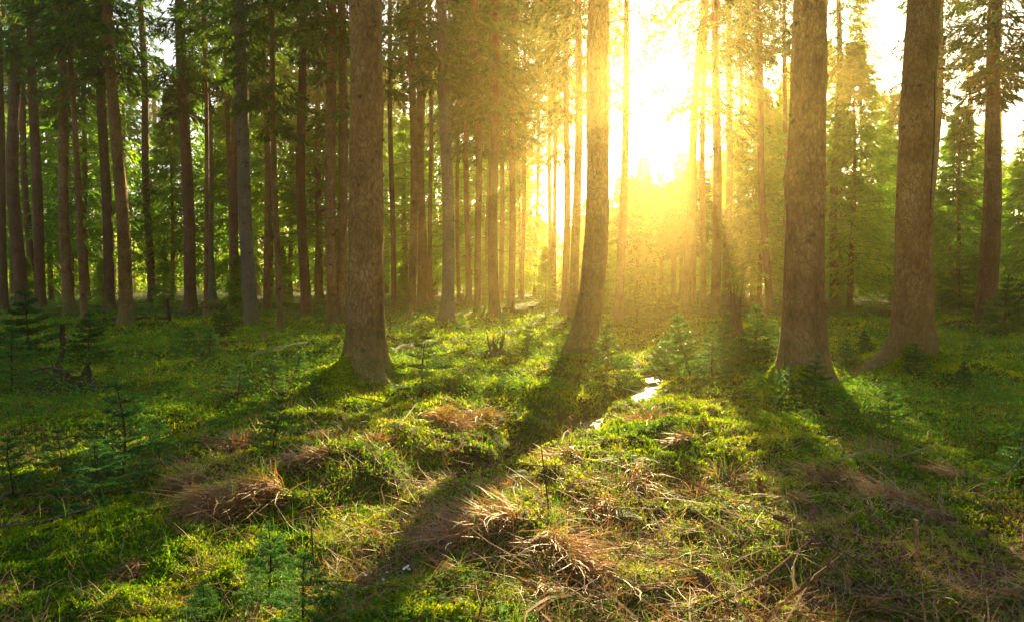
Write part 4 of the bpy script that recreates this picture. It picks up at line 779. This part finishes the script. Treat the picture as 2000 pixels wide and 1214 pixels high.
# broken stump with splayed roots
def splayed(u, v, name, lab, mat, R0, Hs, roots, rlen, seed, spl=4):
    p = hit(u, v, .03); t = thing(name, (p[0], p[1], float(H(p[0], p[1])) - .02), lab, 'stump'); rng = np.random.default_rng(seed); g = G(); seg = 20; th = np.linspace(0, 6.283, seg, endpoint=False)
    zz = np.linspace(-.1, 1, 8); V = []
    for k, q_ in enumerate(zz):
        top = Hs * (1 + .45 * np.sin(th * 3 + seed) + .3 * rng.normal(size=seg)) if k == 7 else Hs
        r = R0 * (1 + .6 * np.exp(-max(q_, 0) * 4) - .25 * q_) * (1 + .10 * np.sin(th * 5)); V.append(np.stack([np.cos(th) * r, np.sin(th) * r, np.ones(seg) * q_ * top], 1))
    V.append(np.stack([np.cos(th) * R0 * .25, np.sin(th) * R0 * .25, np.full(seg, Hs * .5)], 1))
    idx = np.arange(9 * seg).reshape(9, seg); n_ = np.roll(idx, -1, 1); g.add(np.stack(V), np.stack([idx[:-1], n_[:-1], n_[1:], idx[1:]], -1)); link('trunk', g.mesh('trunk', [M[mat]]), t)
    for k in range(spl):
        a = rng.uniform(0, 6.28); g = G(); b = np.array([math.cos(a) * R0 * .6, math.sin(a) * R0 * .6, Hs * .6]); g.tube([b, b + [math.cos(a) * .03, 0, Hs * .7], b + [math.cos(a) * .08, 0, Hs * rng.uniform(1.1, 1.8)]], [.03, .02, .004], 4); link('splinter', g.mesh('splinter', [M[mat]]), t)
    for k in range(roots):
        a = k * 6.283 / roots + rng.normal() * .25; L_ = rlen * rng.uniform(.7, 1.2); s = np.linspace(0, 1, 7); da = rng.normal() * .5
        X = np.cos(a + da * s) * (R0 * .6 + L_ * s); Y = np.sin(a + da * s) * (R0 * .6 + L_ * s); Z = H(p[0] + X, p[1] + Y) - float(H(p[0], p[1])) + Hs * .55 * (1 - s) ** 2 + .02
        g = G(); g.tube(np.stack([X, Y, Z], 1), np.linspace(.045, .012, 7) * (R0 / .16), 6); link('root', g.mesh('root', [M[mat]], True), t)
splayed(968, 702, 'tree_stump', 'broken stump with splayed pale roots below a hazy trunk', 'wood', .17, .26, 9, .42, 3, 5)
splayed(142, 775, 'uprooted_stump', 'black uprooted stump tangled with roots in deep shade', 'wood_dark', .30, .26, 11, .6, 5, 1)
splayed(1436, 660, 'tree_stump', 'leaning pale broken stump in the sapling cluster', 'bark_pale' if False else 'wood', .17, .75, 4, .25, 8, 4)
stick('fallen_branch', [(60, 738), (92, 730), (150, 741)], .016, 'wood', 'bare branch over the uprooted stump', 'branch', .1, 3, h=[.25, .33, .3])
stick('fallen_branch', [(80, 735), (105, 748), (122, 760)], .012, 'wood', 'short branch jutting from the uprooted stump', 'branch', .1, 1, h=[.3, .2, .1])
# ------------------------------------------------------------------ white flowers
def flower_mesh():
    g = G(); a = np.arange(6) * 1.047; g.leaves(np.zeros((6, 3)) + [0, 0, .09], np.stack([np.cos(a), np.sin(a), np.full(6, .35)], 1), .011, .008, np.tile([0, 0, 1.], (6, 1)), 0, .6)
    st = G(); st.tube([[0, 0, 0], [.004, 0, .05], [0, 0, .09]], .0012, 4); return g.mesh('petals', [M['petal']]), st.mesh('stem', [M['grass']])
FM = flower_mesh(); t0 = None
for (u, v, lab) in [(744, 1112, 'lowest small white flower by the shaded grass'), (757, 1122, 'white flower just beside the lowest one'), (775, 1105, 'white flower above the pale pair'), (782, 1118, 'white flower in the middle of the patch'), (806, 1128, 'white flower of the pair nearest the tussock'), (813, 1122, 'twin white flower nearest the tussock'), (1643, 935, 'lone white flower above the litter'), (1652, 1020, 'white flower near the fallen cones'), (1710, 1008, 'white flower near the brown slanting stick'), (695, 1148, 'faint white flower in thin straw wisps'), (1085, 1165, 'white flower among straw at the bottom')]:
    p = hit(u, v, .12)
    if t0 is None: t0 = t = thing('white_flower', (0, 0, 0), lab, 'flower', 'small white flowers'); link('petals', FM[0], t); link('stem', FM[1], t)
    else: t = rep_copy(t0); t['label'] = lab
    t.location = (p[0], p[1], float(H(p[0], p[1]))); t.rotation_euler = (-.5, rr.uniform(-.3, .3), rr.uniform(0, 6))
# ------------------------------------------------------------------ pebbles and foam in the brook: wet stones
px, py, zw = WATER
rng = np.random.default_rng(77); 
for k, (u, v, sz, lab) in enumerate([(1248, 752, .07, 'wet dark stone where the brook vanishes under saplings'), (1190, 800, .06, 'wet stone in the upper brook'), (1085, 862, .05, 'small wet stone at the brook bend'), (905, 940, .05, 'small wet stone below the moss mound'), (842, 975, .06, 'flat wet stone at the lower end of the brook')]):
    p = hit(u, v, -.1); j = int(np.argmin((px - p[0]) ** 2 + (py - p[1]) ** 2)); g = G(); th = np.linspace(0, 6.283, 14, endpoint=False); V = []
    for ph in np.linspace(-1.5, 1.5, 9): V.append(np.stack([np.cos(th) * math.cos(ph) * sz * (1 + .2 * np.sin(th * 2 + k)), np.sin(th) * math.cos(ph) * sz * .8 * (1 + .15 * np.sin(th * 3 + k)), np.full(14, math.sin(ph) * sz * .5) + .15 * sz * np.sin(th * 2)], 1))
    idx = np.arange(9 * 14).reshape(9, 14); n_ = np.roll(idx, -1, 1); g.add(np.stack(V), np.stack([idx[:-1], n_[:-1], n_[1:], idx[1:]], -1))
    o = link('stone', g.mesh('stone', [M['wood_dark']], True)); o.location = (px[j], py[j], zw[j]); tag(o, lab, 'stone', 'stones in the brook')
# ------------------------------------------------------------------ haze
m, n, l, out = new_mat('haze')
pv = n.new('ShaderNodeVolumePrincipled'); pv.inputs['Density'].default_value = HAZE_DENSITY; pv.inputs['Anisotropy'].default_value = HAZE_G; pv.inputs['Color'].default_value = (1.0, .75, .28, 1)
l.new(pv.outputs[0], out.inputs['Volume'])
g = G(); X0, X1, Y0, Y1, Z0, Z1 = -262, 262, -62, 302, -2.6, 23.5
c = [(X0, Y0, Z0), (X1, Y0, Z0), (X1, Y1, Z0), (X0, Y1, Z0), (X0, Y0, Z1), (X1, Y0, Z1), (X1, Y1, Z1), (X0, Y1, Z1)]
g.add(c, [(0, 3, 2, 1), (4, 5, 6, 7), (0, 1, 5, 4), (1, 2, 6, 5), (2, 3, 7, 6), (3, 0, 4, 7)])
hz = link('haze', g.mesh('haze', [m])); tag(hz, 'thin golden air between the trunks', None, None, 'stuff')
